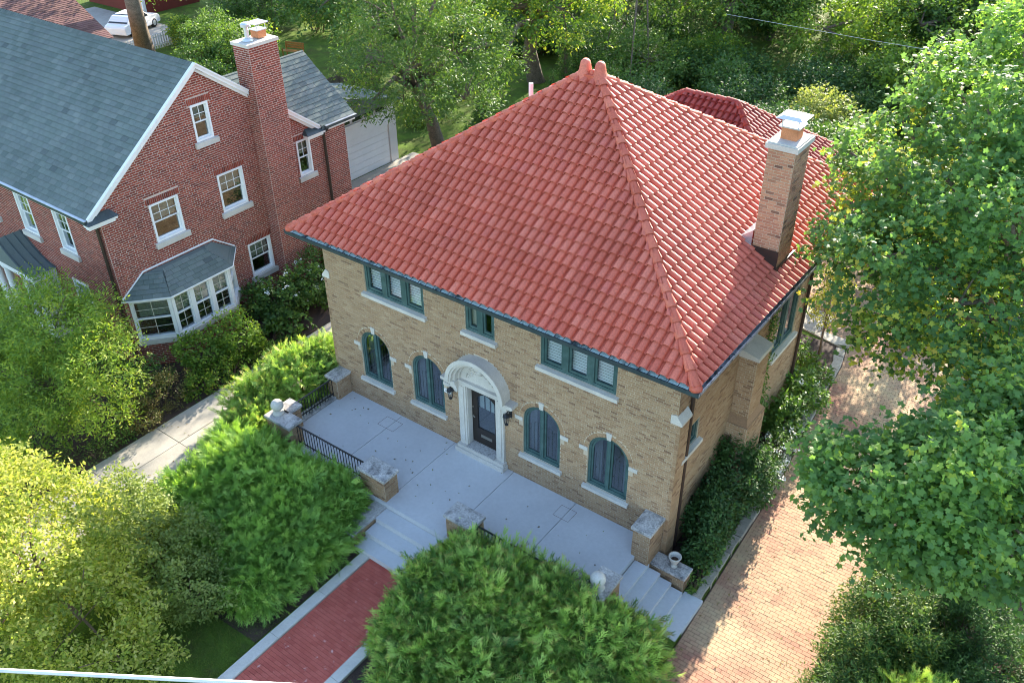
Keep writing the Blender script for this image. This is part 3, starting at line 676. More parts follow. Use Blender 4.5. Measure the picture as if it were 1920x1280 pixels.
me_ = bpy.data.meshes.new_from_object(tmp.evaluated_get(bpy.context.evaluated_depsgraph_get())); bpy.data.objects.remove(tmp)
to = bpy.data.objects.new('digits', me_); to.location = F.p(-1.26, .033, 1.822); to.rotation_euler = (math.pi/2, 0, 0); link(to, plq)
# side and rear walls
R = Bs((HW, 0, 0), (0, 1, 0), (1, 0, 0)); YB = 8.45
sh = [rect(.45, 1.35, 2.75, 3.45), rect(6.05, 7.75, 2.5, 4.25)]
swall = wall(house, R, rect(0, YB, -.86, EZ), sh, 'tan_brick', 'tan_mortar', 110, course=.07, blen=.205, name='side_wall')
wo = casement_row(R, .45, 1.35, 2.75, 3.45, 2, False); sill(wo, R, .33, 1.46, 2.75, h=.13, out=.12)
wo = casement_row(R, 6.05, 7.75, 2.5, 4.25, 2, False); sill(wo, R, 5.92, 7.88, 2.5, h=.13, out=.12)
wall(house, Bs((HW, YB, 0), (-1, 0, 0), (0, 1, 0)), rect(0, 2.4, -.86, EZ), [], 'tan_brick', 'tan_mortar', name='porch_wall', course=.07, blen=.205)
wall(house, Bs((HW-2.4, YB, 0), (0, 1, 0), (1, 0, 0)), rect(0, HD-YB, -.86, EZ), [], 'tan_brick', 'tan_mortar', name='porch_wall', course=.07, blen=.205)
wall(house, Bs((HW-2.4, HD, 0), (-1, 0, 0), (0, 1, 0)), rect(0, 2*HW-2.4, -.86, EZ), [], 'tan_brick', 'tan_mortar', name='rear_wall', course=.07, blen=.205)
wall(house, Bs((-HW, HD, 0), (0, -1, 0), (-1, 0, 0)), rect(0, HD, -.86, EZ), [], 'tan_brick', 'tan_mortar', name='side_wall', course=.07, blen=.205)
# corner buttresses with sloped stone caps
for s in (-1, 1):
    x0, x1 = sorted((s*(HW+.002), s*(HW+.10)))
    bt = MB(); bt.box(W0, x0, x1, .003, .48, -.86, 4.1); bo = bt.build('corner_buttress', 'tan_mortar', house)
    bR = Bs((s*(HW+.10), .003, 0), (0, s, 0), (s, 0, 0)) if s > 0 else Bs((s*(HW+.10), .48, 0), (0, -1, 0), (-1, 0, 0))
    mbk = MB(); z = -.86
    j = 0
    while z < 4.05:
        off = .1 if j % 2 else 0
        for a in np.arange(-off, .48, .205):
            p, q = max(0, a), min(.477, a+.205)
            if q-p > .03: mbk.box(bR, p+.004, q-.004, -.01, .007, z+.004, z+.066, var=rnd.random())
        fx = sorted((s*HW, s*(HW+.1)))
        mbk.box(F, fx[0], fx[1], -.005, .006, z+.004, z+.066, var=rnd.random())
        z += .07; j += 1
    mbk.build('brickwork', 'tan_brick', bo, kind='stuff')
    mb = MB(); xa, xb = s*(HW-.16), s*(HW+.15)
    mb.add([(xa, -.03, 4.1), (xb, -.03, 4.1), (xb, .5, 4.1), (xa, .5, 4.1), (xa, -.03, 4.34), (s*(HW-.02), -.03, 4.38), (s*(HW-.02), .5, 4.38), (xa, .5, 4.34), (xb, -.03, 4.16), (xb, .5, 4.16)],
           [(0, 1, 2, 3), (0, 4, 5, 8, 1), (1, 8, 9, 2), (8, 5, 6, 9), (4, 7, 6, 5), (2, 9, 6, 7, 3), (0, 3, 7, 4)])
    mb.build('buttress_cap', 'stone', house)
# chimney breast on the side wall
br = MB(); br.box(W0, HW+.002, HW+.47, 3.52, 4.28, -.86, 4.1); bro = br.build('chimney_breast', 'tan_mortar', house)
brick_box(bro, HW+.003, HW+.49, 3.5, 4.3, -.86, 4.1, 'tan_brick', 'tan_mortar', (0, 0, 0), 'frb')
br = MB(); br.box(W0, HW+.002, HW+.58, 3.32, 4.48, -.86, 2.0); br.add([(HW, 3.31, 2.0), (HW+.59, 3.31, 2.0), (HW+.59, 4.49, 2.0), (HW, 4.49, 2.0), (HW, 3.49, 2.2), (HW+.5, 3.49, 2.2), (HW+.5, 4.31, 2.2), (HW, 4.31, 2.2)], BOXF[1:]); bro2 = br.build('breast_foot', 'tan_brick', house)
brick_box(bro2, HW+.003, HW+.6, 3.3, 4.5, -.86, 1.99, 'tan_brick', 'tan_mortar', (0, 0, 0), 'frb')
mb = MB(); mb.add([(HW, 3.44, 4.1), (HW+.56, 3.44, 4.1), (HW+.56, 4.36, 4.1), (HW, 4.36, 4.1), (HW, 3.44, 4.34), (HW+.54, 3.44, 4.2), (HW+.54, 4.36, 4.2), (HW, 4.36, 4.34)], BOXF); mb.build('breast_cap', 'stone', house)

# ---- roof
OV = .60; E1 = 5.76; ya, zr_, rr = 5.17, 9.90, .254; yb = 11.84
c1, c2, c3, c4 = (-HW-OV, -OV, E1), (HW+OV, -OV, E1), (HW+OV, yb, E1), (-HW-OV, yb, E1); tl, tr = (-rr, ya, zr_), (rr, ya, zr_)
mb = MB(); dn = Vector((0, 0, -.03)); vs = [Vector(p)+dn for p in (c1, c2, c3, c4, tl, tr)]
mb.add(vs, [(0, 1, 5, 4), (1, 2, 5), (2, 3, 4, 5), (3, 0, 4)]); mb.add([Vector(p)-Vector((0, 0, .12)) for p in (c1, c2, c3, c4)]+vs[:4], [(0, 3, 2, 1), (0, 1, 5, 4), (1, 2, 6, 5), (2, 3, 7, 6), (3, 0, 4, 7)])
roof = mb.build('roof', 'tile_dark', house)
roof_face(roof, c1, c2, tl, tr, .252, .338, TPL_TILE, 'tile', 200, jit=.004)
roof_face(roof, c2, c3, tr, tr, .252, .338, TPL_TILE, 'tile', 100, jit=.004, seed=2)
roof_face(roof, c3, c4, tr, tl, .252, .338, TPL_TILE, 'tile', 0, jit=.004, seed=3)
roof_face(roof, c4, c1, tl, tl, .252, .338, TPL_TILE, 'tile', 0, jit=.004, seed=4)
for c, t in ((c1, tl), (c2, tr), (c3, tr), (c4, tl)):
    d = Vector((0, 0, .055)); hip_tiles(roof, Vector(c)+d, Vector(t)+d, 'tile')
mb = MB(); mb.lathe((c2[0]-.02, c2[1]+.02, c2[2]+.0), [(.15, 0), (.15, .06), (.12, .12), (.06, .16), (.001, .17)], 14); mb.build('hip_end', 'tile', roof, smooth=True)
mb = MB(); mb.lathe((c1[0]+.02, c1[1]+.02, c1[2]+.0), [(.15, 0), (.15, .06), (.12, .12), (.06, .16), (.001, .17)], 14); mb.build('hip_end', 'tile', roof, smooth=True)
for s in (-1, 1):     # horn-like ridge terminals
    mb = MB(); x = s*.235; rows = []
    for z, wx, wy, dx in ((-.34, .34, .30, .06), (-.14, .27, .27, .04), (.02, .19, .22, .015), (.14, .145, .17, 0), (.28, .13, .14, 0), (.36, .11, .12, 0), (.41, .06, .07, 0)):
        rows.append([(x+s*dx+wx*math.copysign(abs(math.cos(a))**.7, math.cos(a)), ya+wy*math.copysign(abs(math.sin(a))**.7, math.sin(a)), zr_+z+.02) for a in [2*math.pi*k/20 for k in range(20)]])
    vs = [p for r in rows for p in r]; fs_ = [(i*20+k, i*20+(k+1) % 20, (i+1)*20+(k+1) % 20, (i+1)*20+k) for i in range(len(rows)-1) for k in range(20)]+[tuple((len(rows)-1)*20+k for k in range(20))]
    mb.add(vs, fs_); mb.build('ridge_horn', 'tile', roof, smooth=True)
mb = MB(); mb.box(W0, -.30, .30, ya-.2, ya+.2, zr_-.25, zr_+.08); mb.build('ridge_block', 'tile', roof)
mb = MB(); mb.lathe((0, ya, zr_+.05), [(.09, 0), (.1, .05), (.06, .12), (.001, .14)], 12); mb.build('ridge_knob', 'tile', roof, smooth=True)
for px, py, pz in ((-1.75, 7.4, 8.2), (-3.05, 6.6, 7.7)):
    mb = MB(); mb.tube([(px, py, pz), (px, py, pz+1.05)], .07, 12); mb.build('vent_pipe', 'pvc', roof)
# eaves: soffit, gutters, downspouts
mb = MB()
for q in ((-HW-OV+.02, HW+OV-.02, -OV+.02, .03), (-HW-OV+.02, HW+OV-.02, HD-.03, yb-.02), (HW-.03, HW+OV-.02, .03, HD-.03), (-HW-OV+.02, -HW+.03, .03, HD-.03)): mb.box(W0, *q, 5.58, 5.635)
mb.box(W0, HW-2.4, HW-.03, YB-.03, HD-.03, 5.58, 5.635); mb.build('soffit', 'green', house)
def gutter(P0, P1, N, mat, lip):
    L = (Vector(P1)-Vector(P0)).length; b = Bs(P0, Vector(P1)-Vector(P0), N)
    mb = MB(); mb.box(b, 0, L, .0, .115, -.10, -.09); mb.box(b, 0, L, .105, .115, -.09, 0); mb.box(b, 0, L, 0, .01, -.09, .02); g = mb.build('gutter', mat, house)
    mb = MB(); mb.box(b, 0, L, .10, .125, .0, .014); mb.build('gutter_lip', lip, g)
    mb = MB(); n = int(L/.9)
    for i in range(n+1): mb.box(b, min(L*i/n, L-.02), min(L*i/n+.02, L), .0, .12, .014, .024)
    mb.build('gutter_strap', 'gutter', g, kind='stuff')
    return b, L
b, L = gutter((-HW-OV-.1, -OV, E1-.01), (HW+OV+.12, -OV, E1-.01), (0, -1, 0), 'gutter', 'gutter')
mb = MB(); i = 0; u = .1
while u < L-.2:       # short patinated drip-edge sheets under the first tile course
    mb.add([b.p(u, -.06, .05), b.p(u+.235, -.06, .05), b.p(u+.235, .092, .018), b.p(u, .092, .018)], [(0, 1, 2, 3)]); u += .252
mb.build('drip_edge', 'patina', house)
gutter((HW+OV, -OV-.1, E1-.01), (HW+OV, yb+.1, E1-.01), (1, 0, 0), 'gutter_grey', 'flash')
gutter((HW+OV, yb, E1-.01), (-HW-OV, yb, E1-.01), (0, 1, 0), 'gutter', 'gutter')
gutter((-HW-OV, yb+.1, E1-.01), (-HW-OV, -OV-.1, E1-.01), (-1, 0, 0), 'gutter', 'gutter')
for y, x in ((.62, HW+.07), (8.33, HW+.07)):
    mb = MB(); mb.tube([(HW+OV+.03, y, 5.66), (HW+OV+.02, y, 5.55), (x, y, 5.25), (x, y, -.6)], .05, 8); mb.build('downspout', 'bronze', house)
# chimney
CX0, CX1, CY0, CY1 = 5.36, 6.04, 4.58, 5.52
mb = MB(); mb.box(W0, CX0+.02, CX1-.02, CY0+.02, CY1-.02, 5.0, 9.3); ch = mb.build('chimney', 'tan_mortar', house)
brick_box(ch, CX0, CX1, CY0, CY1, 5.6, 9.34, 'chimney_brick', 'tan_mortar', (0, 0, 0, 0), course=.078, blen=.215)
mb = MB(); mb.box(W0, CX0-.07, CX1+.07, CY0-.07, CY1+.07, 9.34, 9.47); mb.box(W0, CX0-.03, CX1+.03, CY0-.03, CY1+.03, 9.47, 9.5); mb.build('chimney_cap', 'stone', ch)
mx, my = (CX0+CX1)/2, (CY0+CY1)/2+.02
mb = MB(); q = .2; mb.strip(Bs((mx, my, 0), (1, 0, 0), (0, 0, 1), (0, 1, 0)), [(-q+.03, -q+.03), (q-.03, -q+.03), (q-.03, q-.03), (-q+.03, q-.03), (-q+.03, -q+.03)], [(-q, -q), (q, -q), (q, q), (-q, q), (-q, -q)], 9.48, 9.80); mb.build('flue', 'terracotta', ch)
mb = MB(); mb.box(W0, mx-.26, mx+.26, my-.26, my+.26, 9.80, 9.83)
for sx in (-1, 1):
    for sy in (-1, 1): mb.box(W0, mx+sx*.2-.012, mx+sx*.2+.012, my+sy*.2-.012, my+sy*.2+.012, 9.83, 10.02)
mb.build('cap_cage', 'galv', ch)
mb = MB(); mb.add([(mx-.34, my-.34, 10.02), (mx+.34, my-.34, 10.02), (mx+.34, my+.34, 10.02), (mx-.34, my+.34, 10.02), (mx-.2, my-.2, 10.08), (mx+.2, my-.2, 10.08), (mx+.2, my+.2, 10.08), (mx-.2, my+.2, 10.08)], BOXF); mb.build('rain_cap', 'galv', ch)
def rz(x): return E1+(zr_-E1)*(HW+OV-x)/(HW+OV-rr)
mb = MB()
mb.add([(CX0-.35, CY0-.06, rz(CX0-.35)+.13), (CX0-.02, CY0-.06, rz(CX0)+.14), (CX0-.02, CY0-.06, rz(CX0)+.62), (CX0-.02, CY1+.06, rz(CX0)+.62), (CX0-.35, CY1+.06, rz(CX0-.35)+.13)], [(0, 1, 2), (0, 2, 3, 4)])
mb.build('flashing', 'flash', ch)
mb = MB(); mb.box(W0, CX0-.02, CX1+.025, CY0-.025, CY0-.008, rz(CX1)-.02, rz(CX0)+.2); mb.box(W0, CX1+.008, CX1+.05, CY0-.02, CY1+.3, rz(CX1)-.05, rz(CX1)+.18); mb.build('flashing', 'bronze', ch)

# ================================================================== RED BRICK NEIGHBOUR
nb = thing('brick_house', 'red brick neighbour house with grey shingle gable roof and white bay window', 'house', (-17, 1, -.86))
GX, NF = -13.0, -2.78
G = Bs((GX, 0, 0), (0, 1, 0), (1, 0, 0)); NW = Bs((0, NF, 0), (1, 0, 0), (0, -1, 0))
GW = [(1.25, 1.95, 6.29, 7.55, 2), (-1.05, .07, 3.51, 4.87, 3), (1.71, 2.81, 3.52, 4.93, 3), (2.40, 3.46, .54, 1.90, 3), (5.36, 6.04, 3.56, 4.97, 2)]
gwall = wall(nb, G, [(NF, -.86), (7.9, -.86), (7.9, 5.22), (6.2, 5.22), (6.2, 5.36), (1.64, 8.72), (NF, 5.45)], [rect(*q[:4]) for q in GW], 'red_brick', 'red_mortar', 220, course=.076, blen=.215, gap=.0105, name='gable_wall',
             nocourse=[rect(q[0]-.1, q[1]+.1, q[3], q[3]+.21) for q in GW])
FWN = [(-16.02, -15.12, 3.12, 4.62), (-18.45, -17.5, 3.12, 4.62), (-21.2, -20.25, 3.12, 4.62), (-16.1, -15.1, .3, 1.9)]
wall(nb, NW, rect(-27, GX, -.86, 5.45), [rect(*q) for q in FWN], 'red_brick', 'red_mortar', 60, course=.076, blen=.215, gap=.0105, name='front_wall')
wall(nb, Bs((GX, 7.9, 0), (-1, 0, 0), (0, 1, 0)), rect(0, 4.6, -.86, 5.2), [], 'red_brick', 'red_mortar', name='wing_wall', course=.076, gap=.0105)
mb = MB(); mb.box(W0, -27, GX-.2, 6.1, 6.2, -.86, 5.4); mb.box(W0, -27, -26.9, NF+.2, 6.1, -.86, 5.4); mb.build('rear_wall', 'red_brick', nb)
def sash(b, u0, u1, z0, z1, cols=3, parent=nb, shade=True, lower_grid=False, sl=True):
    mb = MB(); f = .07
    mb.box(b, u0, u1, -.12, .02, z1-f, z1); mb.box(b, u0, u1, -.12, .02, z0, z0+f); mb.box(b, u0, u0+f, -.12, .02, z0+f, z1-f); mb.box(b, u1-f, u1, -.12, .02, z0+f, z1-f)
    wo = mb.build('window', 'white', parent); zm = (z0+z1)/2
    for k, (a, e, d) in enumerate(((z0+f, zm+.02, -.095), (zm-.02, z1-f, -.055))):
        mb = MB(); q = [(u0+f, a), (u1-f, a), (u1-f, e), (u0+f, e), (u0+f, a)]; s = .042
        mb.strip(b, [(u+(s if u == u0+f else -s), z+(s if z == a else -s)) for u, z in q], q, d-.03, d); mb.build('sash', 'white', wo)
        pane(wo, b, u0+f+.035, u1-f-.035, a+.035, e-.035, d-.012)
        if k == 1 or lower_grid:
            mb = MB()
            for i in range(1, cols): uu = u0+f+(u1-u0-2*f)*i/cols; mb.box(b, uu-.009, uu+.009, d-.011, d-.002, a+.04, e-.04)
            zz = (a+e)/2; mb.box(b, u0+f+.04, u1-f-.04, d-.0112, d-.0022, zz-.009, zz+.009); mb.build('glazing_bar', 'white' if not lower_grid else 'cream', wo)
    if shade: mb = MB(); mb.box(b, u0+f+.02, u1-f-.02, -.2, -.19, zm+(.02 if cols == 3 else .1), z1-f); mb.build('roller_shade', 'cream', wo)
    room(wo, b, u0, u1, z0, z1)
    if sl: sill(wo, b, u0-.1, u1+.13, z0, h=.2, out=.10, mat='stone')
    return wo
for q in GW:
    sash(G, q[0], q[1], q[2], q[3], q[4])
    mb = MB(); u = q[0]-.095
    while u < q[1]+.09: mb.box(G, u+.009, u+.063, -.01, .012+rnd.uniform(-.002, .003), q[3]+.006, q[3]+.205, var=rnd.random()); u += .0725
    mb.build('soldier_course', 'red_brick', nb, kind='stuff')
for q in FWN: sash(NW, *q, cols=2)
# chimney
NC = (-13.25, -12.45, 3.55, 4.80)
mb = MB(); mb.box(W0, NC[0]+.02, NC[1]-.02, NC[2]+.02, NC[3]-.02, -.86, 9.0); ch2 = mb.build('chimney', 'red_mortar', nb)
brick_box(ch2, *NC, -.86, 8.95, 'red_brick', 'red_mortar', (0, 20, 0, 0), course=.076, gap=.0105)
mb = MB(); mb.box(W0, NC[0]-.045, NC[1]+.045, NC[2]-.045, NC[3]+.045, 8.95, 9.06); mb.build('chimney_cap', 'stone', ch2)
mb = MB(); mb.tube([(-12.85, 3.9, 9.08), (-12.85, 3.9, 9.14), (-12.85, 3.9, 9.16), (-12.85, 3.9, 9.5)], [.2, .16, .08, .08], 14); mb.tube([(-12.85, 3.9, 9.5), (-12.85, 3.9, 9.53), (-12.85, 3.9, 9.62), (-12.85, 3.9, 9.66)], [.1, .17, .17, .1], 14); mb.build('metal_flue', 'galv', ch2)
mb = MB(); mb.box(W0, -13.05, -12.68, 4.22, 4.58, 9.09, 9.33); mb.build('flue', 'terracotta', ch2)
mb = MB(); mb.box(W0, -13.08, -12.65, 4.19, 4.61, 9.33, 9.36)
for sx in (-13.05, -12.7):
    for sy in (4.21, 4.57): mb.box(W0, sx, sx+.02, sy, sy+.02, 9.36, 9.55)
mb.box(W0, -13.14, -12.6, 4.12, 4.68, 9.55, 9.58); mb.build('rain_cap', 'galv', ch2)
# main roof: shingles on the street slope, gable end, wing
RE, RR = (-3.24, 5.26), (1.64, 8.88)
XA, XB = -27.0, -12.82
mb = MB(); mb.add([(XA, RE[0], RE[1]-.02), (XB, RE[0], RE[1]-.02), (XB, RR[0], RR[1]-.02), (XA, RR[0], RR[1]-.02), (XB, 6.52, 5.24), (XA, 6.52, 5.24), (XA, RE[0], RE[1]-.14), (XB, RE[0], RE[1]-.14), (XB, RR[0], RR[1]-.16), (XA, RR[0], RR[1]-.16), (XB, 6.52, 5.12), (XA, 6.52, 5.12)],
                   [(0, 1, 2, 3), (3, 2, 4, 5), (7, 6, 9, 8), (8, 9, 11, 10), (0, 6, 7, 1), (1, 7, 8, 2), (2, 8, 10, 4), (4, 10, 11, 5)])
nroof = mb.build('roof', 'shingle', nb)
roof_face(nroof, (XA, *RE), (XB, *RE), (XA, *RR), (XB, *RR), .34, .20, TPL_SH, 'shingle', 220, name='shingle', stuff='shingle_field', stagger=True)
roof_face(nroof, (XB, 6.52, 5.26), (XA, 6.52, 5.26), (XB, *RR), (XA, *RR), .34, .20, TPL_SH, 'shingle', 0, name='shingle', stuff='shingle_field', stagger=True, seed=8)
wA, wB, wTL, wTR = (-12.72, 6.5, 5.28), (-12.72, 8.25, 5.28), (-15.3, 3.77, 7.3), (-15.3, 8.25, 7.3)
mb = MB(); mb.add([Vector(p)-Vector((0, 0, .02)) for p in (wA, wB, wTR, wTL)]+[(-17.9, 8.25, 5.26), (-17.9, 6.5, 5.26)]+[Vector(p)-Vector((0, 0, .12)) for p in (wA, wB, wTR)], [(0, 1, 2, 3), (3, 2, 4, 5), (0, 6, 7, 1), (1, 7, 8, 2)]); wroof = mb.build('wing_roof', 'shingle', nb)
roof_face(wroof, wA, wB, wTL, wTR, .34, .20, TPL_SH, 'shingle', 80, name='shingle', stuff='shingle_field', stagger=True, seed=9)
x = XA
while x < XB-.1:      # ridge caps
    piece('ridge_cap', 'shingle', frameM((x+.08, RR[0], RR[1]+.012), (.995, 0, .1), (0, 1, 0), (-.1, 0, .995)), nroof, 'rc', [(-.09, 0, .02), (.09, 0, .02), (.09, -.14, -.085), (-.09, -.14, -.085), (.09, .14, -.085), (-.09, .14, -.085), (-.09, 0, 0), (-.09, -.14, -.105), (-.09, .14, -.105)], [(3, 2, 1, 0), (0, 1, 4, 5), (0, 6, 7, 3), (5, 8, 6, 0)]); x += .155
# white rake boards, cornice returns, gutters
def rake(y0, z0, y1, z1, x=XB):
    mb = MB(); d = .0
    for (xa, xb, h0, h1) in ((GX-.02, x+.02, -.16, -.02), (x-.06, x+.06, -.03, .035), (GX-.02, x-.07, -.27, -.16)):
        mb.add([(xa, y0, z0+h0), (xb, y0, z0+h0), (xb, y1, z1+h0), (xa, y1, z1+h0), (xa, y0, z0+h1), (xb, y0, z0+h1), (xb, y1, z1+h1), (xa, y1, z1+h1)], BOXF)
    mb.build('rake_board', 'white', nb)
rake(RE[0], RE[1], RR[0]-.002, RR[1]); rake(RR[0]+.002, RR[1], 3.52, 7.485); rake(4.83, 6.513, 6.52, 5.26)
for y0, y1 in ((-3.3, -2.3), (5.75, 6.65)):
    mb = MB(); mb.box(W0, GX-.02, -12.72, y0, y1, 5.02, 5.12); mb.box(W0, GX-.02, -12.8, y0+.05, y1-.05, 4.92, 5.02); mb.build('cornice_return', 'white', nb)
    mb = MB(); mb.add([(-12.66, y0-.04, 5.121), (-12.66, y1+.04, 5.121), (GX, y1+.04, 5.121), (GX, y0-.04, 5.121), (-12.95, y0+.1, 5.3), (-12.95, y1-.1, 5.3), (GX, y1-.1, 5.3), (GX, y0+.1, 5.3)], BOXF); mb.build('return_roof', 'gutter', nb)
def ngutter(P0, P1, N, par=nb):
    L = (Vector(P1)-Vector(P0)).length; b = Bs(P0, Vector(P1)-Vector(P0), N); mb = MB(); mb.box(b, 0, L, 0, .11, -.11, -.01); g = mb.build('gutter', 'gutter', par)
    mb = MB(); mb.box(b, 0, L, -.03, .12, -.01, .008); mb.build('gutter_lip', 'flash', g)
    mb = MB(); mb.box(b, 0, L, -.16, -.002, -.22, -.02); mb.build('fascia', 'white', par)
ngutter((XA, RE[0], RE[1]), (XB, RE[0], RE[1]), (0, -1, 0)); ngutter((-12.72, 6.62, 5.28), (-12.72, 8.25, 5.28), (1, 0, 0))
for p in ([(-13.2, -3.3, 5.16), (-13.22, -3.2, 5.05), (-13.15, -2.86, 4.8), (-13.15, -2.86, -.7)], [(-12.66, 6.72, 5.2), (-12.7, 6.72, 5.1), (-12.93, 6.72, 4.9), (-12.93, 6.72, -.7)]):
    mb = MB(); mb.tube(p, .055, 8); mb.build('downspout', 'bronze', nb)
# bay window
BP = [(-2.62, -13.0), (-1.60, -12.15), (.80, -12.15), (1.62, -13.0)]     # plan (y, x)
BZ0, BZ1 = .42, 1.98
mb = MB(); mb.slab([(x_, y_) for y_, x_ in BP], -.86, BZ0-.22); bay = mb.build('bay_window', 'red_mortar', nb)
for (ya_, xa_), (yb_, xb_) in zip(BP, BP[1:]):
    L = math.hypot(yb_-ya_, xb_-xa_); U = Vector((xb_-xa_, yb_-ya_, 0)).normalized(); b = Bs((xa_, ya_, 0), U, (U.y, -U.x, 0))
    mbk = MB(); z = -.86; j = 0
    while z < BZ0-.26:
        k = -1
        while k*.215 < L:
            p, q = max(0, k*.215+(.107 if j % 2 else 0)), min(L, (k+1)*.215+(.107 if j % 2 else 0)); k += 1
            if q-p > .03: mbk.box(b, p+.009, q-.009, -.012, .007, z+.01, z+.066, var=rnd.random())
        z += .076; j += 1
    mbk.build('brickwork', 'red_brick', bay, kind='stuff')
    mb = MB(); mb.box(b, -.04, L+.04, -.2, .1, BZ0-.2, BZ0-.02); mb.build('sill', 'stone', bay)
    mb = MB(); mb.box(b, -.005, L+.005, -.12, .06, BZ0-.02, BZ0+.08); mb.box(b, -.005, L+.005, -.12, .05, BZ1-.1, BZ1+.06); n = 3 if L > 2 else 1; m_ = .16
    for i in range(n+1):
        uu = L*i/n; mb.box(b, max(0, uu-m_/2) if i else 0, min(L, uu+m_/2) if i else m_*.7, -.12, .045, BZ0+.08, BZ1-.1)
    mb.build('bay_frame', 'white', bay)
    for i in range(n):
        a, e = L*i/n+m_*.5, L*(i+1)/n-m_*.5; zm = (BZ0+BZ1)/2
        mb = MB(); mb.box(b, a, e, -.07, .0, zm-.02, zm+.03)
        for (p, q, r_, s_) in ((a, a+.04, BZ0+.08, BZ1-.1), (e-.04, e, BZ0+.08, BZ1-.1)): mb.box(b, p, q, -.07, -.002, r_, s_)
        mb.build('sash', 'white', bay)
        mb = MB(); mb.box(b, (a+e)/2-.009, (a+e)/2+.009, -.04, -.03, BZ0+.08, BZ1-.1)
        for zz in ((BZ0+.08+zm)/2, (BZ1-.1+zm)/2): mb.box(b, a+.04, e-.04, -.041, -.031, zz-.008, zz+.008)
        mb.build('glazing_bar', 'cream', bay)
        pane(bay, b, a+.03, e-.03, BZ0+.09, BZ1-.11, -.05); mb = MB(); mb.box(b, a, e, -.17, -.16, zm+.02, BZ1-.1); mb.build('roller_shade', 'cream', bay)
        mb = MB(); mb.box(b, a, e, -.5, -.49, BZ0, BZ1); mb.build('room_lining', 'room', bay)
ER = [(-2.86, -13.0), (-1.68, -11.95), (.90, -11.95), (1.88, -13.0)]; TP = [(-1.85, -13.0), (-1.25, -12.75), (.45, -12.75), (.95, -13.0)]
mb = MB(); vs = [(x_, y_, 2.05) for y_, x_ in ER]+[(x_, y_, 2.68) for y_, x_ in TP]; mb.add(vs, [(0, 1, 5, 4), (1, 2, 6, 5), (2, 3, 7, 6), (4, 5, 6, 7), (3, 2, 1, 0)]); bro_ = mb.build('bay_roof', 'shingle', bay)
for k, (i0, i1) in enumerate(((0, 1), (1, 2), (2, 3))):
    q = lambda p, z: (p[1], p[0], z+.012)
    roof_face(bro_, q(ER[i0], 2.05), q(ER[i1], 2.05), q(TP[i0], 2.68), q(TP[i1], 2.68), .32, .17, TPL_SH, 'shingle', 0, stuff='bay_shingles', stagger=True, seed=20+k)
mb = MB()
for (a, e) in zip(ER, ER[1:]): mb.tube([(a[1], a[0], 2.035), (e[1], e[0], 2.035)], .03, 6)
mb.build('bay_eave', 'white', bay)
mb = MB(); mb.box(G, -2.75, -1.9, 0, .03, 2.1, 2.16); mb.tube([(-12.985, -2.8, 2.12), (-12.985, -1.85, 2.76), (-12.985, 1.0, 2.76), (-12.985, 1.85, 2.12)], .03, 5); mb.build('bay_flashing', 'white', bay)
# portico at the street front
po = MB(); po.box(W0, -20.6, -17.15, -3.66, NF, 1.72, 2.02); portico = po.build('portico', 'white', nb)
for x_ in (-17.45, -18.2, -19.5, -20.3):
    mb = MB(); mb.lathe((x_, -3.45, -.7), [(.17, 0), (.2, .1), (.15, .16), (.14, 1.4), (.125, 2.2), (.17, 2.3), (.19, 2.42)], 16); mb.build('column', 'white', portico, smooth=True)
mb = MB(); mb.box(W0, -17.5, -17.2, -3.5, NF, -.7, 1.72); mb.build('side_panel', 'white', portico)
mb = MB(); n = 10
pr = [(-17.05-1.8*i/n, 2.03+.95*(i/n)**1.7) for i in range(n+1)]; pr2 = [(-20.65+1.8*i/n, 2.03+.95*(i/n)**1.7) for i in range(n)]; pp = pr+pr2[::-1]
m2 = len(pp); mb.add([(x_, -3.75, z_) for x_, z_ in pp]+[(x_, NF, z_) for x_, z_ in pp]+[(x_, -3.75, 2.0) for x_, z_ in (pp[0], pp[-1])], [(i, i+1, m2+i+1, m2+i) for i in range(m2-1)]+[tuple(range(m2))[::-1]])
mb.build('portico_roof', 'shingle', portico)
mb = MB()
for y_ in (-3.7, -3.4, -3.1, -2.85): mb.tube([(x_, y_, z_+.015) for x_, z_ in pp], .014, 5)
mb.build('roof_seam', 'gutter', portico)

# ================================================================== WHITE GARAGE behind the neighbour
ga = thing('garage', 'white painted garage with wide panelled door behind the red brick house', 'garage', (-20.5, 13, -.7))
A_ = Bs((-18.3, 0, 0), (0, 1, 0), (1, 0, 0))
mb = MB(); mb.box(W0, -21.8, -18.32, 9.6, 16.1, -.86, 2.5); mb.build('wall', 'white_brick', ga)
mb = MB(); mb.box(A_, 15.62, 16.15, -.05, .05, -.8, 2.5); mb.build('corner_pier', 'white_brick', ga)
mb = MB(); mb.box(A_, 9.6, 12.3, -.05, .03, -.8, 2.5); mb.build('front_wall', 'white_brick', ga)
for i in range(6): mb = MB(); mb.box(A_, 12.36, 15.55, -.03, .0+.004*(i % 2), -.66+i*.335, -.352+i*.335); mb.build('door_panel', 'white', ga)
mb = MB(); mb.box(A_, 12.3, 15.62, -.02, .07, 1.36, 2.02); mb.box(A_, 12.3, 15.62, -.02, .12, 2.02, 2.1); mb.build('fascia', 'white', ga)
for i in range(4): mb = MB(); mb.box(A_, 12.45+i*.8, 13.05+i*.8, -.01, .02, 2.16, 2.42); mb.build('transom_window', 'carglass', ga)
mb = MB(); mb.add([(-22, 9.4, 2.48), (-18.0, 9.4, 2.48), (-18.0, 12.95, 3.4), (-22, 12.95, 3.4), (-18.0, 16.4, 2.48), (-22, 16.4, 2.48)], [(0, 1, 2, 3), (3, 2, 4, 5), (0, 3, 5), (1, 4, 2)]); gr = mb.build('roof', 'shingle', ga)
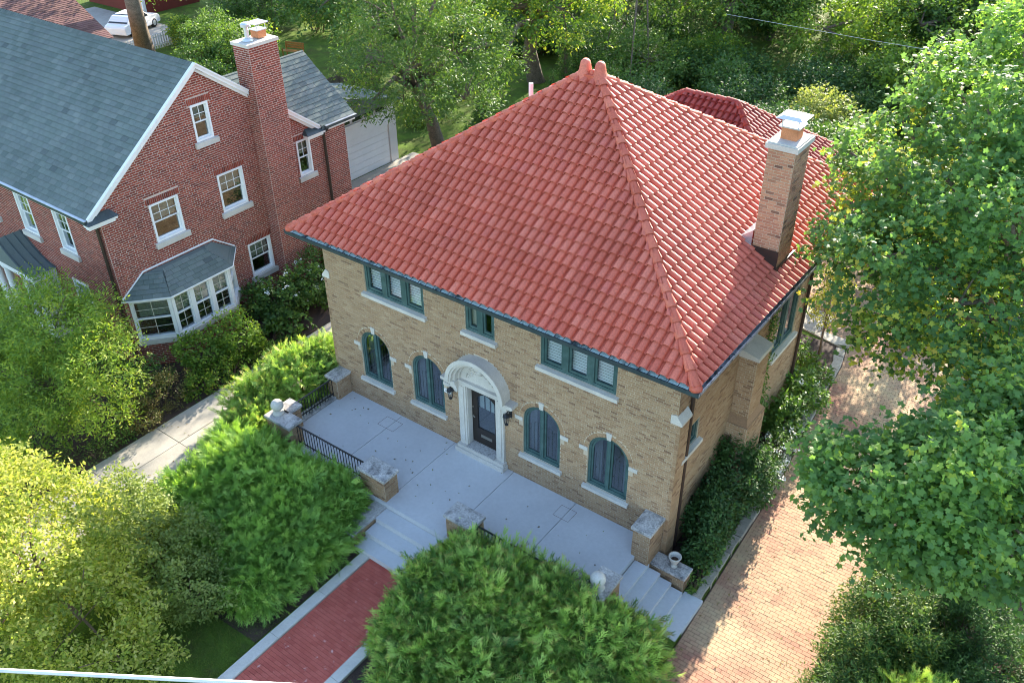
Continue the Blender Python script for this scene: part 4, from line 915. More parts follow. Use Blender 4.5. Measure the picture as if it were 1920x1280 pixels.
roof_face(gr, (-18.0, 16.4, 2.5), (-22, 16.4, 2.5), (-18.0, 12.95, 3.42), (-22, 12.95, 3.42), .34, .20, TPL_SH, 'shingle', 0, stuff='shingle_field', stagger=True)
roof_face(gr, (-22, 9.4, 2.5), (-18.0, 9.4, 2.5), (-22, 12.95, 3.42), (-18.0, 12.95, 3.42), .34, .20, TPL_SH, 'shingle', 0, stuff='shingle_field', stagger=True)
mb = MB(); mb.prism(A_, [(9.7, 2.5), (16.1, 2.5), (12.95, 3.32)], -.02, .25); mb.build('gable_board', 'white', ga)

# ================================================================== COACH HOUSE with the same tiles
cg = thing('coach_house', 'small rear garage with weathered dark red tile hip roof', 'garage', (-1.5, 16.5, -.8))
mb = MB(); mb.box(W0, -5.3, 2.35, 13.8, 19.2, -.86, 3.5); mb.build('wall', 'tan_mortar', cg)
wall(cg, Bs((2.36, 13.8, 0), (0, 1, 0), (1, 0, 0)), rect(0, 5.4, -.86, 3.5), [], 'tan_brick', 'tan_mortar', course=.07)
wall(cg, Bs((-5.3, 13.79, 0), (1, 0, 0), (0, -1, 0)), rect(0, 7.65, -.86, 3.5), [], 'tan_brick', 'tan_mortar', course=.07)
k1, k2, k3, k4 = (-5.9, 13.2, 3.6), (2.9, 13.2, 3.6), (2.9, 19.8, 3.6), (-5.9, 19.8, 3.6); kl, kr = (-2.6, 16.5, 5.8), (-.4, 16.5, 5.8)
mb = MB(); mb.add([Vector(p)-Vector((0, 0, .03)) for p in (k1, k2, k3, k4, kl, kr)]+[Vector(p)-Vector((0, 0, .15)) for p in (k1, k2, k3, k4)], [(0, 1, 5, 4), (1, 2, 5), (2, 3, 4, 5), (3, 0, 4), (6, 7, 8, 9), (0, 6, 7, 1), (1, 7, 8, 2), (2, 8, 9, 3), (3, 9, 6, 0)]); cr = mb.build('roof', 'tile_dark', cg)
roof_face(cr, k1, k2, kl, kr, .252, .338, TPL_TILE, 'tile_dark', 60, jit=.006); roof_face(cr, k2, k3, kr, kr, .252, .338, TPL_TILE, 'tile_dark', 100, jit=.006)
roof_face(cr, k3, k4, kr, kl, .252, .338, TPL_TILE, 'tile_dark', 0, jit=.006); roof_face(cr, k4, k1, kl, kl, .252, .338, TPL_TILE, 'tile_dark', 0, jit=.006)
for a, e in ((k1, kl), (k2, kr), (k3, kr), (k4, kl), (kl, kr)): d = Vector((0, 0, .05)); hip_tiles(cr, Vector(a)+d, Vector(e)+d, 'tile_dark')
mb = MB(); mb.box(W0, 2.9, 3.02, 13.1, 19.9, 3.46, 3.58); mb.build('gutter', 'iron', cg)

# ================================================================== FAR HOUSE, fences, bench, cars, cables
fh = thing('far_house', 'distant house with brown shingle roof behind the red brick house', 'house', (-45, 7, -.7))
mb = MB(); mb.box(W0, -51, -39, 0, 13.2, -.86, 3.0); mb.build('wall', 'sand', fh)
mb = MB(); mb.add([(-38.4, -.4, 2.85), (-38.4, 13.7, 2.85), (-45, 13.7, 6.3), (-45, -.4, 6.3), (-51.6, 13.7, 2.85), (-51.6, -.4, 2.85)], [(0, 1, 2, 3), (3, 2, 4, 5), (1, 4, 2), (0, 3, 5)]); fr = mb.build('roof', 'brown_shingle', fh)
roof_face(fr, (-38.4, -.4, 2.88), (-38.4, 13.7, 2.88), (-45, -.4, 6.33), (-45, 13.7, 6.33), .31, .15, TPL_SH, 'brown_shingle', 0, stuff='shingle_field', stagger=True)
fh2 = thing('outbuilding', 'brick outbuilding with white corner board beyond the white vehicle', 'shed', (-57, 28, -.7))
mb = MB(); mb.box(W0, -62, -54.2, 25.8, 31, -.86, 4.5); mb.build('wall', 'red_brick', fh2)
mb = MB(); mb.box(W0, -54.25, -54.1, 25.7, 25.95, -.86, 4.5); mb.build('corner_board', 'white', fh2)
mb = MB(); mb.add([(-62.3, 25.5, 4.5), (-53.9, 25.5, 4.5), (-53.9, 31.3, 4.5), (-62.3, 31.3, 4.5), (-62.3, 28.4, 6.4), (-53.9, 28.4, 6.4)], [(0, 1, 5, 4), (3, 4, 5, 2), (0, 4, 3), (1, 2, 5), (0, 3, 2, 1)]); mb.build('roof', 'brown_shingle', fh2)
mb = MB(); mb.slab([(-60, 17), (-46.2, 17), (-46.2, 25), (-60, 25)], GZ-.1, GZ+.01); mb.build('driveway', 'path', kind='structure')
def car(label, x, y, z, rz, mat, scale=1):
    t = thing('parked_car', label, 'car', (x, y, z)); t.rotation_euler.z = rz
    Lc, Wc = 4.4, 1.78; prof = [(-2.2, .35), (-2.2, .75), (-2.05, .88), (-1.75, .95), (-1.3, 1.38), (-.9, 1.45), (.4, 1.45), (1.0, .98), (1.9, .88), (2.15, .72), (2.2, .4), (2.15, .25), (-2.15, .25)]
    def P(u, s, zz): return Vector((u, s, zz))
    def pr(w0, poly, mat_, name, taper=0):
        mb = MB(); n = len(poly); vs = []
        for sg in (-1, 1): vs += [(u, sg*(w0-(taper*max(0, zz-.9))), zz) for u, zz in poly]
        mb.add(vs, [tuple(range(n-1, -1, -1)), tuple(range(n, 2*n))]+[(i, (i+1) % n, n+(i+1) % n, n+i) for i in range(n)])
        o = mb.build(name, mat_); COL.objects.unlink(o); COL.objects.link(o); o.parent = t; return o
    o = pr(Wc/2, prof, mat, 'body', .3); bv = o.modifiers.new('b', 'BEVEL'); bv.width = .06; bv.segments = 3
    pr(Wc/2+.004, [(-1.55, .98), (-1.2, 1.34), (-.45, 1.38), (-.45, .98)], 'carglass', 'side_window', .3); pr(Wc/2+.004, [(-.38, .98), (-.38, 1.38), (.36, 1.38), (.88, .98)], 'carglass', 'side_window', .3)
    mb = MB(); mb.add([(.46, -.7, 1.44), (.46, .7, 1.44), (1.0, .78, 1.0), (1.0, -.78, 1.0)], [(0, 1, 2, 3)]); o = mb.build('windscreen', 'carglass'); o.parent = t; o.location.z = .02; o.location.x = .02
    mb = MB(); mb.add([(-.96, -.7, 1.45), (-.96, .7, 1.45), (-1.72, .78, .98), (-1.72, -.78, .98)], [(0, 1, 2, 3)]); o = mb.build('rear_window', 'carglass'); o.parent = t; o.location.z = .02; o.location.x = -.02
    for u in (-1.35, 1.35):
        for s in (-1, 1):
            mb = MB(); mb.tube([(u, s*.68, .32), (u, s*.70, .32), (u, s*.88, .32), (u, s*.90, .32)], [.28, .32, .32, .28], 20); wh = mb.build('wheel', 'rubber'); wh.parent = t
            mb = MB(); mb.tube([(u, s*.89, .32), (u, s*.915, .32)], [.2, .18], 14); rm = mb.build('rim', 'galv'); rm.parent = wh
    for s in (-1, 1):
        mb = MB(); mb.box(W0, 2.1, 2.19, s*.62-.18, s*.62+.18, .6, .74); h = mb.build('headlight', 'galv'); h.parent = t
    return t
car('white car parked on the far concrete drive behind the tree trunk', -50.9, 22.6, GZ+.01, rad(112), 'carwhite')
car('blue grey car parked under the maple beyond the dark yews', 15.4, 1.9, GZ-.03, rad(88), 'carblue')
pf = thing('picket_fence', 'low white picket fence in front of the far drive', 'fence', (-46, 19, GZ))
for i in range(34): piece('picket', 'white', frameM((-45.6, 15.5+i*.2, GZ+.5), (0, 1, 0), (1, 0, 0), (0, 0, 1), (.1, .03, 1.0)), pf)
for zz in (.25, .75): mb = MB(); mb.box(W0, -45.66, -45.62, 15.4, 22.3, GZ+zz, GZ+zz+.08); mb.build('rail', 'white', pf)
wf = thing('board_fence', 'tall dark weathered board fence behind the white garage', 'fence', (-26.5, 21, GZ))
for i in range(42): piece('board', 'wood_fence', frameM((-26.5+rnd.uniform(-.008, .008), 17.2+i*.152, GZ+.92+rnd.uniform(-.02, .02)), (0, 1, 0), (1, 0, 0), (0, 0, 1), (.145, .025, 1.84)), wf)
for zz in (.3, 1.45): mb = MB(); mb.box(W0, -26.58, -26.515, 17.1, 23.6, GZ+zz, GZ+zz+.09); mb.build('rail', 'wood_fence', wf)
bn = thing('garden_bench', 'orange wooden garden bench on the lit lawn', 'bench', (-36.1, 25, GZ)); bn.rotation_euler.z = rad(15)
def loc(o): o.parent = bn; o.matrix_parent_inverse.identity(); return o
mb = MB()
for i in range(4): mb.box(W0, -.75, .75, -.25+i*.13, -.14+i*.13, .42, .45)
loc(mb.build('seat', 'bench'))
mb = MB()
for i in range(3): mb.box(W0, -.75, .75, .27+i*.02, .3+i*.02, .55+i*.14, .66+i*.14)
loc(mb.build('backrest', 'bench'))
for x_ in (-.7, .64):
    for y_ in (-.24, .24): mb = MB(); mb.box(W0, x_, x_+.06, y_, y_+.06, 0, .9 if y_ > 0 else .62); loc(mb.build('leg', 'bench'))
def pole(label, x, y, h):
    t = thing('utility_pole', label, 'utility pole', (x, y, GZ)); mb = MB(); mb.tube([(x, y, GZ-.2), (x, y, GZ+h)], [.16, .11], 12); mb.build('shaft', 'wood_fence', t)
    mb = MB(); mb.box(W0, x-.9, x+.9, y-.05, y+.05, GZ+h-.7, GZ+h-.58); mb.build('crossarm', 'wood_fence', t)
c0, c1_ = Vector((6.59, -14.17, 11.508)), Vector((8.25, -13.016, 11.408)); dd = (c1_-c0).normalized()
pA, pB = c0-dd*21, c1_+dd*17
pole('wooden utility pole holding the far end of the white cable', pA.x, pA.y, pA.z-GZ+.05); pole('wooden utility pole holding the near end of the white cable', pB.x, pB.y, pB.z-GZ+.05)
mb = MB(); mb.tube([pA+(pB-pA)*(i/24) for i in range(25)], .017, 8); cb = mb.build('overhead_cable', 'cable', smooth=True, label='thick white overhead cable crossing above the yellow-green tree', category='cable')
mb = MB(); mb.tube([(-9, 34.2, 4.15), (-.04, 32.43, 4.50), (4.59, 31.55, 4.73), (14, 29.8, 5.3)], .009, 6); mb.build('overhead_wire', 'cable', label='thin pale overhead wire between the background trees', category='wire')

# ================================================================== VEGETATION
def nrm(a): return a/np.maximum(np.linalg.norm(a, axis=1, keepdims=True), 1e-9)
def inst(TV, TT, pos, X, Zd, size, var, tipvar=None):
    """place a small leaf template (axis +x, face +z) at every pos"""
    X = nrm(X); Y = nrm(np.cross(Zd, X)); Z = np.cross(X, Y); n = len(pos); k = len(TV)
    V = pos[:, None, :]+size[:, None, None]*(TV[None, :, 0:1]*X[:, None, :]+TV[None, :, 1:2]*Y[:, None, :]+TV[None, :, 2:3]*Z[:, None, :])
    T = TT[None]+(np.arange(n)*k)[:, None, None]
    a = np.repeat(var[:, None], k, 1)
    if tipvar is not None: a = a+tipvar[None]
    return V.reshape(-1, 3), T.reshape(-1, 3), np.clip(a, .0, .999).ravel()
OVAL = (np.array([(0, 0, 0), (.45, -.26, .05), (1, 0, -.04), (.45, .26, .05)]), np.array([(0, 1, 2), (0, 2, 3)]))
NARROW = (np.array([(0, 0, 0), (.45, -.15, .04), (1, 0, -.05), (.45, .15, .04)]), np.array([(0, 1, 2), (0, 2, 3)]))
def maple_tpl():
    o = []
    for ang, r in ((-150, .34), (-118, .60), (-90, .50), (-58, .86), (-30, .62), (0, 1.0), (30, .62), (58, .86), (90, .50), (118, .60), (150, .34)):
        o.append((.32+r*.68*math.cos(rad(ang)), r*.68*math.sin(rad(ang)), -.12*r*r))
    V = np.array([(.30, 0, .03)]+o); T = np.array([(0, i, i+1) for i in range(1, 11)]); return V, T
MAPLE = maple_tpl()
def plume(seed):
    r = random.Random(seed); V = []; T = []
    def tri(b, d, L, w_):
        d = Vector(d).normalized(); s = d.cross(Vector((0, 0, 1)))
        if s.length < .1: s = Vector((0, 1, 0))
        s.normalize(); n = len(V); b = Vector(b); V.extend([b-s*w_, b+s*w_, b+d*L]); T.append((n, n+1, n+2))
    tri((0, 0, 0), (1, 0, .0), .62, .028); tri((.5, 0, 0), (1, r.uniform(-.2, .2), .2), .5, .026)
    for i in range(9):
        x = .1+.08*i; sd = (-1 if i % 2 else 1); L = .42*(1-.45*i/9)
        d = (.8, sd*(.55+r.uniform(-.15, .2)), r.uniform(-.1, .45)); tri((x, 0, .01*i), d, L, .026)
        b = Vector((x, 0, .01*i))+Vector(d).normalized()*L*.45
        tri(b, (1, sd*.1, r.uniform(0, .5)), L*.5, .02)
    return np.array([tuple(v) for v in V]), np.array(T)
PLUMES = [plume(s) for s in (1, 2, 3)]
def lobe_points(lobes, n, r, lo=.62, hi=1.02, zmin=None, upper=False, irr=1.0, gap_thr=-1.9):
    """points in the outer shell of a union of ellipsoids; returns pos, outward normal"""
    wts = np.array([l[3]*l[4]+l[4]*l[5]+l[3]*l[5] for l in lobes]); P = []; Nn = []
    cnt = np.maximum(1, (n*wts/wts.sum()).astype(int))
    for l, c in zip(lobes, cnt):
        d = nrm(r.normal(size=(c*2, 3)))
        if upper: d = d[d[:, 2] > -.25]
        d = d[:c]; rad_ = r.uniform(lo, hi, (len(d), 1))**.7
        K = r.normal(size=(6, 3))*np.array([[1.3], [1.3], [2.4], [2.4], [4.2], [4.2]]); ph = r.uniform(0, 6.28, 6)
        nz = np.sin(d@K.T+ph); f = nz[:, :4].sum(1)*.075*irr+nz[:, 4:].sum(1)*.05*irr; hole = nz[:, 2:].sum(1) < gap_thr
        p = np.array(l[:3])+d*(rad_*(1+f[:, None]))*np.array(l[3:6]); nn = nrm(d/np.array(l[3:6]))
        keep = ~hole
        for m_ in lobes:
            if m_ is l: continue
            q = ((p-np.array(m_[:3]))/np.array(m_[3:6])); keep &= (q**2).sum(1) > .30
        P.append(p[keep]); Nn.append(nn[keep])
    P = np.concatenate(P); Nn = np.concatenate(Nn)
    if zmin is not None: k = P[:, 2] > zmin; P, Nn = P[k], Nn[k]
    return P, Nn
def leaves(lobes, nclus, per, spread, size, tpl, r, upb=.6, outb=.6, zmin=GZ, lo=.5, toplit=.0, irr=1.6, gap_thr=-1.1):
    C, Nn = lobe_points(lobes, nclus, r, lo, irr=irr, gap_thr=gap_thr)
    cv = r.random(len(C))
    tw = np.repeat(nrm(Nn*.9+r.normal(size=(len(C), 3))*.55+np.array([0, 0, .15])), per, 0); nn = np.repeat(Nn, per, 0); n = len(nn)
    t = r.uniform(-1, 1, (n, 1)); side = nrm(np.cross(tw, np.array([0, 0, 1.])+r.normal(size=(n, 3))*.3))*r.choice([-1, 1], (n, 1))
    pos = np.repeat(C, per, 0)+tw*t*spread*1.7+side*spread*.30*(1.1-t)+r.normal(size=(n, 3))*spread*.28
    Zd = nrm(r.normal(size=(n, 3))*.5+nn*outb*.8+np.array([0, 0, upb])); X = nrm(tw*.7+side*.8+r.normal(size=(n, 3))*.35+np.array([0, 0, -.15]))
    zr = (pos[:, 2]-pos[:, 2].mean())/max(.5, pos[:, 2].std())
    var = np.clip(np.repeat(cv, per)*.5+r.random(n)*.42+toplit*zr, 0, .999)  # crown tops coloured yellower to imitate sunlight, lower leaves darker green
    k = pos[:, 2] > zmin; return inst(tpl[0], tpl[1], pos[k], X[k], Zd[k], (size*r.uniform(.65, 1.2, n))[k], var[k]), C
def L6(l): return tuple(l) if len(l) == 6 else (*l[:3], l[3], l[3], l[3]*.8)
def limbs(mb, base, trunk_top, r0, lobes, C, r, sub=24):
    b = Vector(base); t = Vector(trunk_top); m_ = (b+t)/2+Vector((r.normal()*.15, r.normal()*.15, 0))
    mb.tube([b-Vector((0, 0, .2)), b+(m_-b)*.08, m_, t], [r0*1.5, r0*1.12, r0*.9, r0*.75], 10)
    for l in lobes:
        c = Vector(l[:3]); mid = t+(c-t)*.5+Vector((0, 0, .15*(c-t).length)); mb.tube([t-Vector((0, 0, .1)), mid, c], [r0*.5, r0*.32, r0*.16], 7)
    idx = r.choice(len(C), min(sub, len(C)), replace=False)
    for i in idx:
        p = Vector(C[i]); l = min(lobes, key=lambda q: (Vector(q[:3])-p).length); c = Vector(l[:3]); mb.tube([c, (c+p)/2+Vector((0, 0, .1)), p], [r0*.15, r0*.09, .012], 5)
def tree(name, label, base, top, r0, lobes, nclus, per, spread, size, tpl, mat, seed, group=None, bark='bark', cat='tree', upb=.6, zmin=GZ+.3, toplit=.0, irr=1.6, gap_thr=-1.1, nsub=3):
    r = np.random.default_rng(seed); t = thing(name, label, cat, base, group)
    lobes = [L6(l) for l in lobes]; big = list(lobes)
    for l in big:                      # smaller side clumps break up each crown lobe
        for _ in range(nsub):
            v = r.normal(size=3); v /= np.linalg.norm(v); v[2] = abs(v[2])*.8-.1; q = r.uniform(.32, .5)
            lobes.append((l[0]+v[0]*l[3]*.88, l[1]+v[1]*l[4]*.88, l[2]+v[2]*l[5]*.95, l[3]*q, l[4]*q, l[5]*q*.9))
    (V, T, a), C = leaves(lobes, nclus, per, spread, size, tpl, r, upb, zmin=zmin, toplit=toplit, irr=irr, gap_thr=gap_thr)
    npmesh('crown', V, T, a, mat, t); mb = MB(); limbs(mb, base, top, r0, big, C, r); mb.build('trunk', bark, t, smooth=True); return t
def shrub(name, label, base, lobes, nclus, per, spread, size, tpl, mat, seed, group=None, cat='shrub', flowers=None, upb=.6):
    r = np.random.default_rng(seed); t = thing(name, label, cat, (base[0], base[1], GZ), group)
    lobes = [L6(l) for l in lobes]; (V, T, a), C = leaves(lobes, nclus, per, spread, size, tpl, r, upb, zmin=GZ+.03)
    npmesh('foliage', V, T, a, mat, t); mb = MB()
    for l in lobes:
        for k in range(5):
            a_ = 2*math.pi*k/5+r.random(); mb.tube([(l[0]+.08*math.cos(a_), l[1]+.08*math.sin(a_), GZ-.05), (l[0]+.3*l[3]*math.cos(a_), l[1]+.3*l[4]*math.sin(a_), (GZ+l[2])/2+.1), (l[0]+.6*l[3]*math.cos(a_), l[1]+.6*l[4]*math.sin(a_), l[2]+.2*l[5])], [.03, .02, .008], 5)
    mb.build('stems', 'twig', t)
    if flowers:
        P, Nn = lobe_points(lobes, flowers, r, .98, 1.08, GZ+.2, True); n = len(P)
        pos = np.repeat(P, 12, 0)+r.normal(size=(n*12, 3))*.045; V, T, a = inst(OVAL[0]*np.array([1, 1.6, 1]), OVAL[1], pos, r.normal(size=(n*12, 3)), np.repeat(Nn, 12, 0)+r.normal(size=(n*12, 3))*.4+np.array([0, 0, .6]), r.uniform(.05, .08, n*12), r.random(n*12))
        npmesh('blossom', V, T, a, 'petal', t)
    return t
def juniper(label, lobes, n, seed, bias, size=(.34, .62), mat='lf_juniper', name='juniper_shrub'):
    r = np.random.default_rng(seed); lobes = [L6(l) for l in lobes]; c0 = lobes[0]
    t = thing(name, label, 'juniper', (c0[0], c0[1], GZ), 'spreading junipers around the terrace')
    Vs, Ts, As = [], [], []; off = 0
    for tp in range(3):
        per = 7; B, Bn = lobe_points(lobes, n//3//per, r, .62, 1.0, GZ+.12, True); k = len(B)*per
        Bd = nrm(Bn*.6+np.array(bias)*.6+r.normal(size=(len(B), 3))*.45+np.array([0, 0, .12])); Bs_ = nrm(np.cross(Bd, Bn+np.array([0, 0, .5])))
        tt = r.uniform(-1, .35, (k, 1)); sd_ = r.choice([-1, 1], (k, 1))*r.uniform(.1, 1, (k, 1)); bd = np.repeat(Bd, per, 0); bs = np.repeat(Bs_, per, 0); Nn = np.repeat(Bn, per, 0)
        P = np.repeat(B, per, 0)+bd*tt*.34+bs*sd_*.15*(1-tt*.8)+r.normal(size=(k, 3))*.06
        ptz = np.clip(np.repeat(r.random(len(B)), per)*.75+r.random(k)*.35, 0, 1)
        D = nrm(bd+bs*sd_*.45+r.normal(size=(k, 3))*.33+np.array([0, 0, .1])); Zd = nrm(Nn*.7+np.array([0, 0, .6])+r.normal(size=(k, 3))*.5)
        kk = P[:, 2] > GZ+.05; P, D, Zd, ptz = P[kk], D[kk], Zd[kk], ptz[kk]; k = len(P)
        TV, TT = PLUMES[tp]; tip = (TV[:, 0]-.5)*.28
        V, T, a = inst(TV, TT, P, D, Zd, r.uniform(*size, k), .18+.5*ptz, tip)
        keep = V.reshape(-1, 3)[:, 2]
        Vs.append(V); Ts.append(T+off); As.append(a); off += len(V)
    npmesh('foliage', np.concatenate(Vs), np.concatenate(Ts), np.concatenate(As), mat, t)
    mb = MB()
    for l in lobes:
        for k in range(9):
            a_ = 2*math.pi*k/9+r.random()*.5; e = r.uniform(.55, .8)
            mb.tube([(l[0]+r.normal()*.05, l[1]+r.normal()*.05, GZ-.05), (l[0]+.4*e*l[3]*math.cos(a_), l[1]+.4*e*l[4]*math.sin(a_), GZ*.5+l[2]*.5+.1), (l[0]+e*l[3]*math.cos(a_), l[1]+e*l[4]*math.sin(a_), l[2]+.45*l[5])], [.045, .03, .01], 6)
    mb.build('stems', 'twig', t); return t

# ---- spreading junipers around the terrace
juniper('large spreading green juniper between the side path and the front steps',
        [(-3.2, -4.5, -.25, 1.9, 1.45, 1.15), (-4.9, -4.6, -.2, 1.5, 1.5, 1.2), (-2.3, -5.2, -.35, 1.25, 1.3, .95), (-3.7, -6.3, -.5, 1.9, 1.4, .95), (-5.6, -5.9, -.45, 1.3, 1.2, .9), (-2.0, -6.8, -.55, .9, 1.0, .7), (-6.2, -4.2, -.3, .9, 1.0, .9), (-2.4, -3.7, -.3, .85, .6, .85)], 32000, 11, (.75, -.35, .1), (.30, .56))
juniper('largest spreading green juniper between the front walk and the side steps',
        [(3.5, -4.2, -.05, 1.75, 1.5, 1.25), (5.2, -3.9, -.1, 1.7, 1.3, 1.2), (6.5, -3.6, -.25, 1.15, 1.25, 1.05), (4.3, -3.3, .0, .9, .6, .95), (2.95, -5.5, -.35, 1.1, 1.5, 1.0), (4.5, -5.9, -.3, 1.8, 1.7, 1.05), (6.3, -5.4, -.4, 1.4, 1.5, .95), (4.0, -7.6, -.45, 1.5, 1.5, .9), (5.2, -7.8, -.45, 1.8, 1.6, .9), (2.2, -3.75, -.15, .8, .75, 1.1), (1.95, -4.7, -.2, .75, .9, .95), (2.1, -5.8, -.35, .75, .9, .8)], 44000, 12, (.6, -.45, .1), (.30, .56))
juniper('bright green juniper spilling over the short railing beside the path',
        [(-7.0, -.9, -.05, 1.15, 1.3, 1.15), (-6.8, .35, .0, .95, .9, 1.15), (-7.3, -2.2, -.2, .95, 1.0, 1.0), (-6.55, -3.2, -.3, .8, .8, .85)], 14000, 13, (.65, -.3, .15), (.28, .5))

# ---- maples on the right
tree('maple_tree', 'tall maple tree with sunlit yellow painted into its top beside the driveway', (12.0, 8.2, GZ), (11.3, 7.6, 4.6), .24,
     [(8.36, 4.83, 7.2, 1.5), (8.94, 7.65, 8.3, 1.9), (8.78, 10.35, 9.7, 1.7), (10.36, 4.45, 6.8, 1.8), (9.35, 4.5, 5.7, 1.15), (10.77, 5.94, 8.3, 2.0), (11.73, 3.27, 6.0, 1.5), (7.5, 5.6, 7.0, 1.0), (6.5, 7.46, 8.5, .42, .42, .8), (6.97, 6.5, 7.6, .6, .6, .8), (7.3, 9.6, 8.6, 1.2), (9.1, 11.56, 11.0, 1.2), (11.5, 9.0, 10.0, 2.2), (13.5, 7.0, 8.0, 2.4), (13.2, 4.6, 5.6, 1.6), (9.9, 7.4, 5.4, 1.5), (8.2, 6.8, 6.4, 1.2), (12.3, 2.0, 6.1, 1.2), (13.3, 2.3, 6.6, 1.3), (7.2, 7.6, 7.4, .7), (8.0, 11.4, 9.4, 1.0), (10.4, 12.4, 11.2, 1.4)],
     6400, 13, .22, .155, MAPLE, 'lf_maple', 21, upb=.75, toplit=.17, gap_thr=-.7)
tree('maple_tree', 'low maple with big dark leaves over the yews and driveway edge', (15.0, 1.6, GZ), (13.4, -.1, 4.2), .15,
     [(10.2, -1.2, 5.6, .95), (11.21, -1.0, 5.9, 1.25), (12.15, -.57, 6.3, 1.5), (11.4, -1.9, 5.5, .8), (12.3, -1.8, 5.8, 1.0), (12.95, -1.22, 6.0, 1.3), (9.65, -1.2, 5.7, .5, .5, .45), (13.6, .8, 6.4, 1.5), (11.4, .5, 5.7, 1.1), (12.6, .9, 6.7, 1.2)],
     3000, 14, .21, .155, MAPLE, 'lf_maple', 22, upb=.75, toplit=.04, gap_thr=-.8)

# ---- front left: sunlit tree and shrubs
tree('yellow_green_tree', 'sunlit yellow-green small-leaved tree below the white cable', (-5.6, -10.6, GZ), (-5.5, -10.5, .5), .12,
     [(-5.2, -10.2, 1.6, 2.1, 2.0, 1.7), (-3.4, -10.6, .9, 1.6, 1.6, 1.3), (-7.1, -9.6, 1.5, 1.7, 1.5, 1.5), (-4.4, -11.9, 1.2, 1.8, 1.5, 1.5), (-2.2, -10.5, .3, 1.1, 1.2, .9), (-6.5, -11.8, 1.7, 1.8, 1.6, 1.5), (-8.4, -10.4, 1.4, 1.4, 1.4, 1.3)],
     5200, 14, .16, .115, OVAL, 'lf_yellow', 31, bark='twig', zmin=GZ+.1)
shrub('olive_shrub', 'dull olive green shrub between the yellow-green tree and the juniper', (-4.3, -8.0), [(-4.4, -8.2, .3, 1.3, 1.1, 1.1), (-3.0, -8.3, .1, 1.0, .9, .9), (-5.7, -7.7, .3, 1.1, .9, 1.0), (-3.7, -7.5, .2, .9, .8, .9), (-6.8, -7.6, .2, .9, .8, .9)], 3000, 13, .13, .10, OVAL, 'lf_olive', 32)
tree('feathery_tree', 'bright multi-stemmed feathery tree in front of the red brick house corner', (-12.3, -6.0, GZ), (-12.3, -5.9, .5), .07,
     [(-12.4, -5.4, 2.6, 1.7, 1.6, 1.3), (-10.9, -5.2, 1.9, 1.3, 1.3, 1.2), (-13.9, -5.5, 2.6, 1.5, 1.5, 1.3), (-11.6, -6.6, 1.4, 1.4, 1.2, 1.1), (-13.2, -7.0, 1.6, 1.5, 1.3, 1.2), (-10.1, -5.8, .9, .9, 1.0, .9), (-15.2, -6.0, 1.8, 1.3, 1.3, 1.2), (-12.2, -4.3, 2.0, 1.2, .9, 1.2), (-14.4, -7.2, 1.0, 1.5, 1.2, 1.1), (-16.4, -7.0, 1.2, 1.5, 1.3, 1.2), (-11.2, -7.2, .5, 1.0, .9, .8)],
     5200, 14, .18, .14, NARROW, 'lf_light', 33, bark='twig')
shrub('bronze_shrub', 'bronze-tinged rounded shrub beside the path under the bay window', (-10.5, -3.7), [(-10.6, -3.7, -.1, .85, .9, .8), (-10.2, -4.7, -.25, .6, .6, .6)], 520, 13, .1, .07, OVAL, 'lf_red', 34)
shrub('light_shrub', 'yellow-green large-leaved shrub below the bay window', (-11.1, -1.3), [(-11.2, -1.6, .1, .8, .8, .8), (-10.7, -.4, .2, .85, .85, .9)], 520, 11, .12, .13, OVAL, 'lf_light', 35)
shrub('hydrangea', 'green hydrangea with pale flowers at the red brick chimney foot', (-11.4, 2.6), [(-11.5, 2.4, .1, .9, .8, .9), (-11.3, 3.5, .15, .9, .8, .9)], 480, 11, .13, .15, OVAL, 'lf_mid', 36, flowers=16)
shrub('hosta', 'low spreading hostas beside the path near the gap between houses', (-10.6, 1.3), [(-10.6, .9, -.4, .7, .7, .5), (-10.7, 2.0, -.35, .7, .7, .55), (-10.9, 4.6, -.2, .8, .9, .7)], 300, 11, .11, .19, OVAL, 'lf_mid', 37)
shrub('dark_shrub', 'dark narrow shrub in the gap beside the tan house', (-8.3, 6.6), [(-8.4, 6.4, .7, .9, 1.1, 1.5), (-8.6, 8.2, .8, .9, 1.1, 1.6)], 600, 12, .16, .12, OVAL, 'lf_dark', 38)
shrub('small_shrub', 'small light shrub at the path edge under the feathery tree', (-10.3, -6.7), [(-10.5, -7.6, -.3, .7, .7, .55), (-10.1, -6.4, -.45, .45, .5, .35)], 260, 11, .1, .08, NARROW, 'lf_mid', 39)

shrub('groundcover_shrub', 'low mixed green shrub between the bronze shrub and the feathery tree', (-11.6, -3.4), [(-11.9, -3.2, -.2, .8, .7, .6), (-11.3, -4.4, -.3, .6, .6, .5), (-10.2, -5.5, -.4, .5, .6, .35)], 420, 12, .11, .10, OVAL, 'lf_mid', 96)
shrub('groundcover_shrub', 'low light green plants along the path below the yellow-green shrub', (-10.4, -1.6), [(-10.25, -2.4, -.4, .45, .6, .4), (-10.15, -1.2, -.4, .4, .6, .4), (-10.1, .1, -.45, .35, .6, .35)], 380, 12, .1, .10, OVAL, 'lf_light', 97)
shrub('groundcover_shrub', 'leafy green shrub against the red brick wall beside the bay window', (-12.3, .9), [(-12.4, 1.9, -.1, .5, .7, .7), (-12.1, 4.4, .1, .6, .9, .9), (-12.3, 6.2, .0, .6, .9, .8)], 480, 12, .13, .13, OVAL, 'lf_mid', 98)
shrub('groundcover_shrub', 'grassy green clump at the path edge below the feathery tree', (-10.3, -8.3), [(-10.6, -8.6, -.35, .8, .7, .5), (-11.6, -8.2, -.2, .9, .8, .6), (-12.9, -8.4, -.1, 1.0, .9, .8)], 520, 12, .12, .10, NARROW, 'lf_light', 99)
